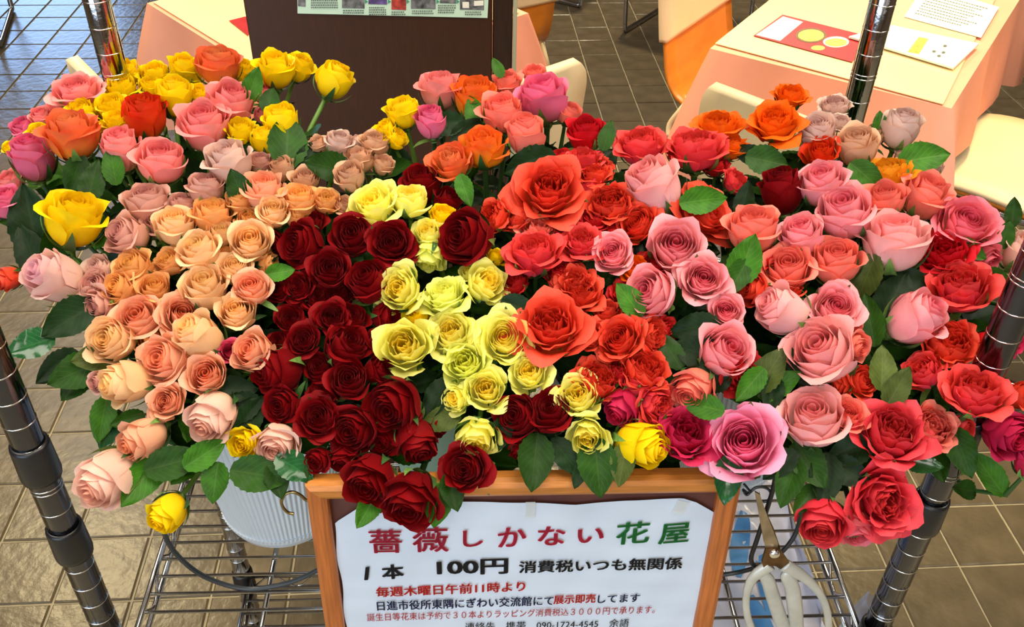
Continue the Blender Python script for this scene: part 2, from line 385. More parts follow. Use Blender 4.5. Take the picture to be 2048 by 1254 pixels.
for (i, z) in ((0, post_z(68, 919, 0)), (0, post_z(137, 1079, 0)), (1, post_z(1856, 1023, 1)), (1, post_z(1960, 880, 1)), (0, SHZ), (1, SHZ), (2, SHZ), (3, SHZ), (0, SHL), (1, SHL), (2, SHL-.01), (3, SHL)):
    ux, uy = ((-CW/2, 0), (CW/2, 0), (-CW/2, CD), (CW/2, CD))[i]
    s = MB(); s.lathe([(.0129, z-.0195), (.0157, z-.019), (.0163, z-.015), (.0154, z+.016), (.0148, z+.019), (.0129, z+.0195)], 24, Matrix.Translation((ux, uy, 0)))
    s.build('post_sleeve', M['black'], cart, True)
def wire_shelf(z, front_gap):
    sh = MB()
    xe, y0, y1 = CW/2-.012, .006, CD-.004
    for zz in (z, z-.028):
        for y in (y0, y1): sh.tube([(-xe, y, zz), (xe, y, zz)], .0031, 8)
        for x in (-xe, xe): sh.tube([(x, y0, zz), (x, y1, zz)], .0034, 8)
    for (a, b_, n) in (((-xe, y0), (xe, y0), 22), ((-xe, y1), (xe, y1), 22), ((-xe, y0), (-xe, y1), 10), ((xe, y0), (xe, y1), 10)):
        pts = [Vector((a[0]+(b_[0]-a[0])*k/n, a[1]+(b_[1]-a[1])*k/n, z if k % 2 else z-.028)) for k in range(n+1)]
        sh.tube(spline(pts, 3), .0016, 6)
    s = sh.build('shelf_frame', M['wire'], cart, True)
    for x in (-.245, -.12, 0, .12, .245):
        b = MB().tube([(x, y0, z-.006), (x, y1, z-.006)], .0030, 8); b.build('support_rod', M['wire'], s, True)
    y = y0+.018
    wm = MB().tube([(-xe, 0, 0), (xe, 0, 0)], .0018, 6).mesh('shelf_rod', True)
    while y < y1-.008:
        link('shelf_rod', wm, M['wire'], s, Matrix.Translation((0, y, z))); y += .0222
    return s
wire_shelf(SHZ, 0); wire_shelf(SHL, 0)

# ------------------------------------------------------------------ buckets on the shelf
def bucket(x, y, label, mat, r1=.086, r0=.060, h=.225, ribs=True):
    p = MC @ Vector((x, y, SHZ+.002)); e = empty('flower_bucket', p, CYAW, label, 'bucket', None)
    n = 480; wob = (lambda a, z: .009*math.sin(a*96)*(1 if .018 < z < h-.02 else 0)) if ribs else None
    prof = [(r0*.80, .0), (r0*.94, .003), (r0, .012), (r0+.002, .02)]+[(r0+(r1-r0)*k/8, .02+(h-.04)*k/8) for k in range(9)]+[(r1+.004, h-.018), (r1+.006, h), (r1-.002, h+.001), (r1-.004, h-.02)]
    b = MB().lathe(prof, n*1 if ribs else 48, None, wob, cap0=True); o = b.build('bucket_wall', mat, e, not ribs)
    wt = MB().lathe([(.001, h*.7), (r1-.012, h*.7)], 32); wt.build('water', M['water'], e)
    return e
B1 = bucket(-.242, .185, 'white ribbed bucket with blue-grey shading behind the left of the sign', M['bucket'], .096, .068)
B2 = bucket(-.045, .20, 'mint green bucket just above the middle of the sign frame', M['mint'], ribs=False)
B3 = bucket(.135, .17, 'pale ribbed bucket behind the right of the sign frame', M['bucket'])
B4 = bucket(.275, .24, 'white ribbed bucket hidden deep under the right-hand roses', M['bucket'])
BUCK = [MC @ Vector((x, y, SHZ+.2)) for x, y in ((-.242, .185), (-.045, .20), (.135, .17), (.275, .24))]
def handle_arc(px, y0, label, r=.0024, ys=None):
    pts = [PY(a, b, (ys[i] if ys else y0)) for i, (a, b) in enumerate(px)]
    o = MB().tube(spline(pts, 6), r, 8).build('bail_handle', M['bail'], None, True)
    return o
h1 = handle_arc([(322, 1035), (333, 1078), (356, 1112), (395, 1145), (440, 1166), (495, 1178), (560, 1170), (610, 1153), (670, 1120)], .60, '', .0026)
h1.parent = B1; h1.matrix_parent_inverse = (Matrix.Translation(B1.location) @ Matrix.Rotation(CYAW, 4, 'Z')).inverted()
h3 = handle_arc([(1560, 900), (1585, 935), (1598, 975), (1602, 1020), (1594, 1060), (1578, 1088), (1556, 1110), (1525, 1130), (1480, 1144), (1440, 1150)], .575, '', .0022, [.60, .59, .58, .57, .565, .56, .555, .55, .54, .54])
h3.parent = B3; h3.matrix_parent_inverse = (Matrix.Translation(B3.location) @ Matrix.Rotation(CYAW, 4, 'Z')).inverted()

# ------------------------------------------------------------------ price sign hung on the front
ST = math.radians(4.5)
S0 = PD(1052, 965, .74)
ex = Vector((math.cos(CYAW), math.sin(CYAW), 0)); fwd = Vector((-math.sin(CYAW), math.cos(CYAW), 0))
ez = math.cos(ST)*Vector((0, 0, 1))+math.sin(ST)*fwd; ey = ez.cross(ex)
MS = Matrix(((ex.x, ey.x, ez.x, S0.x), (ex.y, ey.y, ez.y, S0.y), (ex.z, ey.z, ez.z, S0.z), (0, 0, 0, 1)))   # x right, y into the sign, z up; y = 0 is the frame's face
sign = empty('price_sign', (0, 0, 0), 0, 'wooden framed white paper price sign with Japanese lettering, below the roses', 'sign'); sign.matrix_world = MS
def suv(px, py, depth=0.0):
    v = MS.inverted() @ PP(px, py, MS @ Vector((0, depth, 0)), MS.to_3x3() @ Vector((0, 1, 0))); return v
SW, SHH, BAR = .348, .285, .0175
def bar(name, x0, z0, x1, z1, mat, horiz, miter=(0, 0)):
    """rounded moulding with mitred ends"""
    b = MB(); prof = [(0, .006), (.0012, .0012), (.005, -.0012), (.012, -.0006), (.0165, .0025), (BAR, .0048), (BAR, .014), (0, .014)]
    a = Vector((x0, 0, z0)); c = Vector((x1, 0, z1)); d = (c-a).normalized(); inn = Vector((0, 0, -1)) if horiz == 1 else Vector((0, 0, 1)) if horiz == -1 else Vector((1, 0, 0)) if horiz == 2 else Vector((-1, 0, 0))
    vs = []
    for (q, s) in ((a, 1), (c, -1)):
        for (t, y) in prof: vs.append(q+inn*t+d*(s*t)+Vector((0, y, 0)))
    n = len(prof); fs = [(k, (k+1) % n, n+(k+1) % n, n+k) for k in range(n)]+[tuple(range(n-1, -1, -1)), tuple(range(n, 2*n))]
    return b.add(vs, fs).build(name, mat, sign)
x0, x1 = -SW/2, SW/2
bar('frame_rail', x0, 0, x1, 0, M['wood'], 1); bar('frame_rail', x0, -SHH, x1, -SHH, M['wood'], -1)
bar('frame_stile', x0, 0, x0, -SHH, M['woodv'], 2); bar('frame_stile', x1, 0, x1, -SHH, M['woodv'], 3)
MB().box((0, .0115, -SHH/2), (SW-.02, .003, SHH-.02)).build('backing', M['backing'], sign)
# the paper: slightly wavy outline and surface, upper right corner cut
pd = .0075
outl = [suv(x, y, pd) for x, y in ((668, 1046), (720, 1012), (760, 1003), (900, 1001), (1000, 1003), (1060, 1003), (1150, 1008), (1250, 999), (1365, 995), (1392, 1003), (1438, 1030), (1418, 1120), (1400, 1200), (1383, 1262))]
top = outl[:11]; 
def paper_pt(u, v):
    # left and right borders run down, the top border is a polyline
    L0 = outl[0]; R0 = outl[10]; zb = -SHH+.03
    x = L0.x+(R0.x-L0.x)*u
    zt = top[-1].z
    for a, b_ in zip(top[:-1], top[1:]):
        if a.x <= x <= b_.x+1e-9: zt = a.z+(b_.z-a.z)*((x-a.x)/max(1e-6, b_.x-a.x)); break
    z = zb+(zt-zb)*v
    k = .0012*math.sin(x*62+z*40)*math.sin(z*55+1)+.0007*math.sin(x*130-z*90)+.0005*math.sin(z*210+x*25)
    edge = .002*math.sin(z*90+x*40)*(1 if u in (0, 1) else 0)
    return (x+edge*.5, pd-k*.35-.001, z)
paper = MB().grid(paper_pt, 90, 60).build('paper', M['paper'], sign, True)
for (x, y, a, ww, hh) in ((1060, 1015, 0, .008, .018), (1360, 1010, .3, .010, .014), (1420, 1175, .2, .010, .010), (660, 1172, 0, .016, .004)):
    v = suv(x, y, pd); MB().box((0, 0, 0), (ww, .0003, hh), Matrix.Translation((v.x, pd-.0028, v.z)) @ Matrix.Rotation(a, 4, 'Y')).build('tape', M['tape'], sign)
def text_mesh(s, bold=0.0, shear=0.0):
    me = text_mesh0(s, shear)
    if bold:   # heavier strokes: the same outlines again, shifted a little to each side
        co = np.zeros(len(me.vertices)*3); me.vertices.foreach_get('co', co); co = co.reshape(-1, 3); fs = [tuple(p.vertices) for p in me.polygons]
        V = []; F = []
        for k, (dx, dy) in enumerate(((1, .5), (-1, .5), (0, -.7), (1, -.4), (-1, -.4))):
            n = len(V); V += [(a+dx*bold, b_+dy*bold, k*1e-4) for a, b_, _ in co]; F += [tuple(i+n for i in f) for f in fs]
        me = bpy.data.meshes.new('lettering'); me.from_pydata(V, [], F); me.update()
    return me
def text_mesh0(s, shear=0.0):
    cu = bpy.data.curves.new('lettering', 'FONT'); cu.body = s; cu.size = 1; cu.shear = shear; cu.resolution_u = 3; cu.extrude = .0
    o = bpy.data.objects.new('lettering', cu); C.objects.link(o)
    dg = bpy.context.evaluated_depsgraph_get(); me = bpy.data.meshes.new_from_object(o.evaluated_get(dg))
    bpy.data.objects.remove(o); bpy.data.curves.remove(cu); me.name = 'lettering'; me.materials.clear()
    return me
def sign_text(s, p0, p1, cap, mat, bold=.0, shear=0.0):
    """fit text between baseline points p0 and p1 (photo pixels), cap = glyph height in px"""
    a, b_ = suv(*p0, pd), suv(*p1, pd); t = suv(p0[0], p0[1]-cap, pd)
    me = text_mesh(s, bold, shear); co = np.zeros(len(me.vertices)*3); me.vertices.foreach_get('co', co); co = co.reshape(-1, 3)
    mn, mx = co.min(0), co.max(0); d = (b_-a); Lw = d.length; hx = (t-a).length
    u = (co[:, 0]-mn[0])/(mx[0]-mn[0])*Lw; v = (co[:, 1]-mn[1])/(mx[1]-mn[1])*hx
    dn = d.normalized(); up_ = Vector((0, 0, 1))
    for i, vt in enumerate(me.vertices):
        q = a+dn*u[i]+up_*v[i]; vt.co = (q.x, pd-.0026, q.z)
    me.update(); return link('lettering', me, mat, paper)
sign_text('薔', (741, 1102), (806, 1101), 47, M['ink_red'], .018)
sign_text('薇', (826, 1100), (898, 1099), 50, M['ink_red'], .018)
sign_text('し', (926, 1090), (966, 1088), 33, M['ink_red'], .026)
sign_text('か', (995, 1091), (1052, 1087), 39, M['ink_red'], .026)
sign_text('な', (1074, 1087), (1129, 1086), 38, M['ink_red'], .026)
sign_text('い', (1153, 1083), (1206, 1078), 28, M['ink_red'], .026)
sign_text('花', (1229, 1086), (1296, 1081), 44, M['ink_green'], .024)
sign_text('屋', (1314, 1085), (1375, 1080), 40, M['ink_green'], .024)
sign_text('1', (729, 1156), (742, 1155), 26, M['ink_black'], .03, .15)
sign_text('本', (765, 1155), (809, 1152), 29, M['ink_black'], .04)
sign_text('100円', (874, 1147), (1016, 1143), 31, M['ink_black'], .034)
sign_text('消費税いつも無関係', (1037, 1142), (1362, 1134), 24, M['ink_black'], .03)
sign_text('毎週木曜日午前11時より', (753, 1190), (1050, 1178), 20, M['ink_scarlet'], .03)
sign_text('日進市役所東隅にぎわい交流館にて', (755, 1217), (1106, 1206), 19, M['ink_navy'], .022)
sign_text('展示即売', (1106, 1204), (1190, 1201), 18, M['ink_scarlet'], .03)
sign_text('してます', (1194, 1202), (1278, 1199), 16, M['ink_navy'], .022)
sign_text('誕生日等花束は予約で３０本よりラッピング消費税込３０００円で承ります。', (735, 1238), (1308, 1222), 15, M['ink_scarlet'], .004)
sign_text('連絡先　携帯　090-1724-4545　余語', (930, 1257), (1256, 1249), 16, M['ink_black'], .004)
# screw-eye hooks on the frame's sides
def wirepart(name, px, dist_or_y, r, mat, parent=None, n=8, depth=None, smooth=True):
    pts = [PY(a, b, dist_or_y) if depth is None else MS @ suv(a, b, depth) for a, b in px]
    if parent is not None:
        inv = parent.matrix_world.inverted() if parent is not sign else MS.inverted(); pts = [inv @ p for p in pts]
    return MB().tube(spline(pts, 6), r, n).build(name, mat, parent, smooth)
wirepart('hook', [(626, 1001), (612, 1000), (603, 992), (590, 985), (577, 985), (567, 993), (563, 1004), (567, 1016), (576, 1025), (588, 1028)], 0, .0013, M['brass'], sign, depth=.006)
wirepart('hook', [(1486, 979), (1497, 986), (1510, 976), (1526, 974), (1538, 980), (1542, 990), (1537, 1000), (1526, 1004)], 0, .0012, M['bail'], sign, depth=.006)
wirepart('hook_eye', [(1488, 968), (1494, 975), (1500, 984), (1493, 990), (1487, 982)], 0, .001, M['black'], sign, depth=.004)
tag(wirepart('hanging_wire', [(1560, 905), (1553, 935), (1547, 975), (1530, 1030), (1512, 1085), (1503, 1112), (1504, 1126), (1514, 1137)], 0, .0021, M['black'], depth=.004),
    'bent black wire rod hanging beside the right corner of the sign', 'wire')

# ------------------------------------------------------------------ scissors hung right of the sign
sci = empty('flower_scissors', (0, 0, 0), 0, 'rusty bladed flower scissors with silver loop handles hanging right of the sign', 'scissors'); sci.matrix_world = MS
def plate(px, d0, d1, name, mat, par=sci):
    a = [suv(x, y, d0) for x, y in px]; n = len(a); vs = [(p.x, d0, p.z) for p in a]+[(p.x, d1, p.z) for p in a]
    fs = [tuple(range(n)), tuple(range(2*n-1, n-1, -1))]+[(k, n+k, n+(k+1) % n, (k+1) % n) for k in range(n)]
    return MB().add(vs, fs).build(name, mat, par)
def loop(px, widths, name, mat, d=.0, flat=.6):
    pts = [suv(x, y, d) for x, y in px]; sp = spline(pts, 6)
    rs = []
    for i in range(len(sp)):
        k = i/6; a = int(k); b_ = min(a+1, len(widths)-1); a = min(a, len(widths)-1); rs.append((widths[a]*(1-(k-a))+widths[b_]*(k-a))*.5*.00039)
    return MB().tube(sp, 0, 10, rs=rs, flat=flat, flatdir=(0, 1, 0)).build(name, mat, sci, True)
plate([(1510, 984), (1520, 990), (1536, 1035), (1556, 1085), (1556, 1118), (1536, 1112), (1528, 1085), (1520, 1040)], -.0028, -.0008, 'blade', M['steel'])
plate([(1519, 985), (1526, 1012), (1548, 1058), (1563, 1103), (1570, 1125), (1548, 1122), (1540, 1085), (1530, 1040), (1522, 1010)], -.0006, .0014, 'blade', M['rust'])
plate([(1532, 1098), (1560, 1098), (1580, 1128), (1583, 1138), (1570, 1143), (1550, 1132), (1530, 1132), (1540, 1143), (1528, 1138), (1524, 1126)], -.0046, -.0020, 'shank', M['rust'])
sc_b = suv(1549, 1107, -.005); MB().lathe([(.0048, .0), (.0052, .0008), (.0036, .0028), (.0012, .0034)], 14, Matrix.Translation((sc_b.x, -.0046, sc_b.z)) @ Matrix.Rotation(PI/2, 4, 'X'), cap1=True).build('pivot_screw', M['groove'], sci, True)
loop([(1540, 1130), (1518, 1145), (1502, 1162), (1493, 1190), (1493, 1222), (1502, 1255), (1520, 1300), (1550, 1330), (1575, 1310), (1572, 1270), (1558, 1230), (1545, 1190), (1535, 1160), (1520, 1142)], [34, 32, 24, 18, 17, 18, 20, 24, 28, 32, 34, 34, 32, 22], 'handle', M['handle'], -.002)
loop([(1568, 1130), (1590, 1143), (1615, 1160), (1638, 1185), (1652, 1215), (1657, 1255), (1650, 1300), (1625, 1325), (1600, 1305), (1594, 1260), (1590, 1215), (1584, 1175), (1575, 1150), (1590, 1142)], [34, 32, 24, 18, 17, 18, 20, 24, 28, 32, 36, 36, 32, 22], 'handle', M['handle'], -.003)

# ------------------------------------------------------------------ plastic bags under and beside the shelf
bg = empty('plastic_carrier_bag', MC @ Vector((.262, .165, SHL+.004)), CYAW, 'white plastic bag with blue print on the lower shelf, right side', 'bag')
def bagpt(u, v):
    a = 2*PI*u; k = min(1, 1.08-.0*v)
    sx, sy = .108*(1-.04*v), .158*(1-.04*v)
    c, s = math.cos(a), math.sin(a); pw = lambda q: math.copysign(abs(q)**.45, q)
    r = 1+.035*math.sin(a*5+v*6)+.025*math.sin(a*11-v*14)
    return (sx*pw(c)*r, sy*pw(s)*r, .30*v+.006*math.sin(a*7+v*3))
MB().grid(bagpt, 72, 24).build('bag_body', M['bag'], bg, True)
MB().grid(lambda u, v: ((u-.5)*.200, (v-.5)*.30, .292+.010*math.sin(u*14+v*5)*math.sin(v*11+u*3)+.004*math.sin(u*37+v*20)), 24, 24).build('bag_top', M['bag'], bg, True)
for (cx_, cy_, L_, Wd, a) in ((.02, .08, .06, .02, -.2), (.03, .0, .10, .022, -.3), (.045, -.06, .09, .02, -.1), (.0, .03, .05, .014, .4), (.03, -.11, .07, .018, .2), (-.065, .07, .05, .010, .2), (-.05, .03, .09, .018, -.35), (-.07, -.03, .06, .010, .1), (-.035, -.02, .07, .012, .3), (-.045, -.08, .06, .014, -.2), (-.085, .01, .04, .008, .6), (-.055, .095, .03, .02, .9), (-.08, -.07, .05, .008, .0), (-.02, .06, .03, .006, .4)):
    def st(u, v, cx_=cx_, cy_=cy_, L_=L_, Wd=Wd, a=a):
        x = (v-.5)*Wd*math.sin(PI*(.12+.76*u)); y = (u-.5)*L_
        X = cx_+x*math.cos(a)-y*math.sin(a); Y = cy_+x*math.sin(a)+y*math.cos(a); U, V = X/.200+.5, Y/.30+.5
        return (X, Y, .2935+.010*math.sin(U*14+V*5)*math.sin(V*11+U*3)+.004*math.sin(U*37+V*20))
    MB().grid(st, 10, 3).build('blue_print', M['bagblue'], bg, True)
fc = MC @ Vector((.395, .0, 0)); pc = PY(1742, 1232, .60)
fb = empty('clear_film_bag', (pc.x, pc.y, pc.z-.10), .2, 'crumpled translucent plastic film bunched at the foot of the right front post', 'bag')
MB().grid(lambda u, v: ((.034-.022*v*v)*math.cos(2*PI*u)*(1+.10*math.sin(2*PI*u*7+v*5)), (.022-.012*v*v)*math.sin(2*PI*u)*(1+.10*math.sin(2*PI*u*9)), .13*v+.008*math.sin(2*PI*u*3)*v), 60, 14).build('film', M['film'], fb, True)

# ------------------------------------------------------------------ brown notice board behind the roses
yb = 1.38
xl = PY(486, 0, yb).x; xr = PY(984, 0, yb).x; xr2 = PY(1026, 0, yb).x; xr3 = PY(1035, 0, yb).x
bd = empty('notice_board', ((xl+xr)/2, yb, 0), 0, 'tall brown laminate notice board with a mint green poster, behind the roses', 'board')
def bbox(name, xa, xb, ya, yb_, za, zb, mat, par, bev=.002):
    ox, oy = par.location.x, par.location.y
    return MB().box(((xa+xb)/2-ox, (ya+yb_)/2-oy, (za+zb)/2-par.location.z), (xb-xa, yb_-ya, zb-za), None, bev).build(name, mat, par)
bbox('panel', xl, xr, yb, yb+.03, .02, 1.75, M['board'], bd)
bbox('side_panel', xr+.001, xr2, yb+.004, yb+.034, .02, 1.75, M['board2'], bd)
bbox('edge_strip', xr2+.0005, xr3, yb+.002, yb+.036, .02, 1.75, M['strip'], bd, .001)
bbox('foot', xl+.01, xr3-.01, yb-.10, yb+.14, .0, .02, M['board2'], bd)
post = empty('poster', (0, yb, 1.2), 0, 'mint green paper poster with small photos taped on the brown board', 'poster')
pl = PY(595, 26, yb-.002); pr = PY(975, 36, yb-.002)
pa = (pr-pl).normalized(); pn = Vector((0, -1, 0)); pu = Vector((-pa.z, 0, pa.x))
def pgrid(px0, py0, px1, py1, d=.0):   # rectangle on the poster from photo pixels, poster axes
    return PY(px0, py0, yb-.0015-d), PY(px1, py1, yb-.0015-d)
def pquad(name, corners, mat, par, d=.001):
    vs = [PY(x, y, yb-.001-d)-post.location for x, y in corners]; n = len(vs)
    b = MB().add(vs+[v+Vector((0, .0004, 0)) for v in vs], [tuple(range(n)), tuple(range(2*n-1, n-1, -1))]+[(k, n+k, n+(k+1) % n, (k+1) % n) for k in range(n)])
    return b.build(name, mat, par)
pquad('sheet', [(593, -150), (984, -145), (975, 36), (595, 27)], M['mintpaper'], post, .0006)
for (a, b_, mt) in ((596, 611, 'photo_grey'), (684, 729, 'photo_grey'), (737, 774, 'photo_purple'), (783, 812, 'photo_red'), (822, 871, 'photo_grey'), (880, 912, 'photo_grey'), (920, 968, 'photo_grey')):
    bt = {596: 12, 684: 16, 737: 8, 783: 19, 822: 17, 880: 6, 920: 19}[a]
    pquad('photo', [(a, -28), (b_, -27), (b_, bt+1), (a, bt)], M[mt], post, .0012)
pquad('photo', [(925, 4), (938, 4), (938, 16), (925, 16)], M['white'], post, .0014); pquad('photo', [(948, 2), (967, 1), (967, 11), (948, 12)], M['white'], post, .0014)
for x in (733, 779, 816, 876, 916): pquad('arrow', [(x-3, -1), (x+3, 3), (x-3, 7)], M['arrow'], post, .0014)
rr = random.Random(3)
for (a, b_, y0_, n) in ((622, 678, 0, 4), (686, 728, 20, 2), (738, 773, 14, 4), (783, 812, 23, 2), (824, 868, 21, 2), (876, 912, 10, 4), (930, 962, 23, 2)):
    for k in range(n):
        lm = MB(); x = a
        while x < b_-3:
            wd = rr.uniform(2, 4)
            vs = [PY(xx, yy, yb-.0026)-post.location for xx, yy in ((x, y0_+k*4.6), (x+wd, y0_+k*4.6), (x+wd, y0_+k*4.6+2.4), (x, y0_+k*4.6+2.4))]; lm.add(vs, [(0, 1, 2, 3)]); x += wd+1.2
        lm.build('print_line', M['ink_grey'], post)

# ------------------------------------------------------------------ tables
def cloth_table(A, B, D, label, drop, drops, lab_cloth, lab_mat, inset=.03, mat_quad=None):
    """A,B near edge corners; D far corner beside B (all at z of the top)"""
    A, B, D = Vector(A), Vector(B), Vector(D); e = A+(D-B); cs = [A, B, D, e]; cen = (A+B+D+e)/4
    z = A.z
    t = empty('dining_table', (cen.x, cen.y, 0), 0, label, 'table', 'cloth covered dining tables')
    L = lambda v: (v.x-cen.x, v.y-cen.y, v.z)
    q = [Vector(L(c)) for c in cs]
    sh = [p*.985 for p in q]
    vs = [(p.x, p.y, z-.006) for p in sh]+[(p.x, p.y, z-.03) for p in sh]
    MB().add(vs, [(0, 1, 2, 3), (7, 6, 5, 4)]+[(k, 4+k, 4+(k+1) % 4, (k+1) % 4) for k in range(4)]).build('table_top', M['ply'], t)
    for p in q:
        g = p*.86; MB().tube([(g.x, g.y, 0), (g.x, g.y, z-.03)], .016, 12).build('leg', M['chrome'], t, True)
    # tablecloth: flat top with a falling skirt that flares at the corners
    cl = MB(); rows = []; N = 18
    ring0 = []; outs = []; dl = []
    for k in range(4):
        a, b_ = q[k], q[(k+1) % 4]; nrm = Vector(((b_-a).y, -(b_-a).x, 0)).normalized()
        for i in range(N):
            u = i/N; p = a.lerp(b_, u); ring0.append(Vector((p.x, p.y, z)))
            cu = max(0, 1-u/.22)**1.5; cv = max(0, 1-(1-u)/.22)**1.5
            dirn = (nrm+ (-(b_-a).normalized())*cu*.9+((b_-a).normalized())*cv*.9)
            outs.append(dirn*(.010+.055*(cu+cv)+.012*(1+math.sin(u*17+k*2))))
            dl.append(drops[k]+(drops[(k+1) % 4]-drops[k])*u+.05*(cu+cv)+.012*math.sin(u*13+k))
    n = len(ring0); vs = [Vector((0, 0, z+.001))]+[r*1 for r in ring0]+[r*1 for r in ring0]; fs = [(0, 1+k, 1+(k+1) % n) for k in range(n)]
    R_ = 8
    for r in range(1, R_+1):
        h = r/R_
        for k in range(n):
            o = outs[k]*(math.sin(h*PI/2)*.55+h*.45); vs.append(ring0[k]+Vector((o.x, o.y, -dl[k]*h)))
    for r in range(R_):
        for k in range(n):
            k2 = (k+1) % n; a = 1+n+r*n; fs.append((a+k, a+n+k, a+n+k2, a+k2))
    co = cl.add(vs, fs).build('tablecloth', M['cloth'], None, True); co.location = (cen.x, cen.y, 0)
    tag(co, lab_cloth, 'tablecloth', 'pink tablecloths')
    mq = [p*(1-inset*2/p.length*1.0) for p in q] if mat_quad is None else [Vector((p.x-cen.x, p.y-cen.y, z)) for p in mat_quad]
    vs = [(p.x, p.y, z+.0025) for p in mq]+[(p.x, p.y, z+.0045) for p in mq]
    mo = MB().add(vs, [(3, 2, 1, 0), (4, 5, 6, 7)]+[(k, (k+1) % 4, 4+(k+1) % 4, 4+k) for k in range(4)]).build('table_mat', M['mat'], None); mo.location = (cen.x, cen.y, 0)
    tag(mo, lab_mat, 'mat', 'clear table mats')
    return t
TZ = .70
A_, B_, D_ = PZ(1420, 97, TZ), PZ(1903, 217, TZ), PZ(2030, 14, TZ)
cloth_table(A_, B_, B_+(D_-B_)*1.35, 'square dining table under a pink cloth, at the upper right', .25, [.30, .20, .24, .22],
            'pink tablecloth hanging to a point on the right-hand table', 'clear mat coloured yellow like the lamplight, on the right-hand table', .02,
            [PZ(x, y, TZ) for x, y in ((1430, 90), (1885, 212), (2000, -20), (1655, -90))])
A2, C2 = PZ(294, 6, TZ), PZ(440, 97, TZ)
dd = (C2-A2).normalized(); B2_ = A2+dd*.62; nn = Vector((-dd.y, dd.x, 0))
cloth_table(A2, B2_, B2_+nn*.66, 'dining table under a pink cloth, behind the brown board', .25, [.27, .24, .24, .24],
            'pink tablecloth on the table behind the brown board', 'clear mat on the table behind the brown board', .02,
            [A2+dd*.012+nn*.01, B2_-dd*.012+nn*.01, B2_-dd*.012+nn*.64, A2+dd*.012+nn*.64])
def flat(name, px, z, mat, label=None, cat=None, th=.0012, parent=None):
    vs = [PZ(x, y, z) for x, y in px]; c = sum(vs, Vector())/len(vs)
    if parent is not None: c = parent.location.copy()
    vs = [v-c for v in vs]; n = len(vs)
    o = MB().add([v+Vector((0, 0, th)) for v in vs]+vs, [tuple(range(n-1, -1, -1)), tuple(range(n, 2*n))]+[(k, (k+1) % n, n+(k+1) % n, n+k) for k in range(n)]).build(name, mat, parent)
    if parent is None: o.location = c; tag(o, label, cat)
    return o
z1 = TZ+.006
mc = flat('menu_card', [(1507, 72), (1704, 125), (1748, 76), (1565, 30)], z1, M['menured'], 'red menu card showing a bowl of soup, on the right-hand table', 'menu')
flat('menu_text_field', [(1512, 70), (1560, 82), (1606, 44), (1566, 33)], z1+.0014, M['white'], th=.0004, parent=mc)
def disc(cx, cy, rx, ry, n=24, a=0): return [(cx+rx*math.cos(2*PI*k/n+a), cy+ry*math.sin(2*PI*k/n+a)) for k in range(n)][::-1]
flat('bowl_picture', disc(1622, 71, 31, 15), z1+.0014, M['menubowl'], th=.0003, parent=mc)
flat('broth_picture', disc(1622, 71, 26, 12), z1+.0018, M['menuyel'], th=.0003, parent=mc)
flat('side_dish_picture', disc(1672, 84, 26, 11), z1+.0014, M['white'], th=.0003, parent=mc)
flat('noodle_picture', disc(1672, 85, 22, 8), z1+.0018, M['menuyel'], th=.0003, parent=mc)
flat('side_dish_picture', disc(1636, 96, 14, 5), z1+.0014, M['menuyel'], th=.0003, parent=mc)
pcard = flat('placard', [(1697, 76), (1906, 139), (1957, 90), (1781, 53)], z1+.003, M['white'], 'white placard with a yellow patch beside the red menu card', 'placard', .004)
flat('yellow_patch', [(1815, 104), (1838, 108), (1857, 78), (1838, 74)], z1+.0072, M['menuyel'], th=.0003, parent=pcard)
for (x, y) in ((1868, 103), (1878, 112), (1887, 105), (1890, 92)): flat('small_mark', disc(x, y, 4, 2.5, 8), z1+.0072, M['ink_grey'], th=.0003, parent=pcard)
sheet = flat('order_sheet', [(1808, 34), (1962, 76), (1998, 15), (1850, -30)], z1, M['white'], 'cream order sheet with printed lines at the back of the right-hand table', 'paper')
for k in range(9):
    lm = MB(); t = k/9; x0_, y0_ = 1862-t*36, -14+t*44
    x = 0
    while x < (112-10*(k % 3)):
        wd = rr.uniform(2.5, 5); vs = [PZ(x0_+x+a, y0_+(x+a)*.27+b_, z1+.0016) for a, b_ in ((0, 0), (wd, 0), (wd, 1.6), (0, 1.6))]
        lm.add([v-sheet.location for v in vs], [(3, 2, 1, 0)]); x += wd+1.5
    lm.build('print_line', M['ink_grey'], sheet)
flat('red_leaflet', [(458, 42), (496, 72), (512, 36), (490, 34)], z1, M['menured'], 'red leaflet corner on the table left of the brown board', 'leaflet')

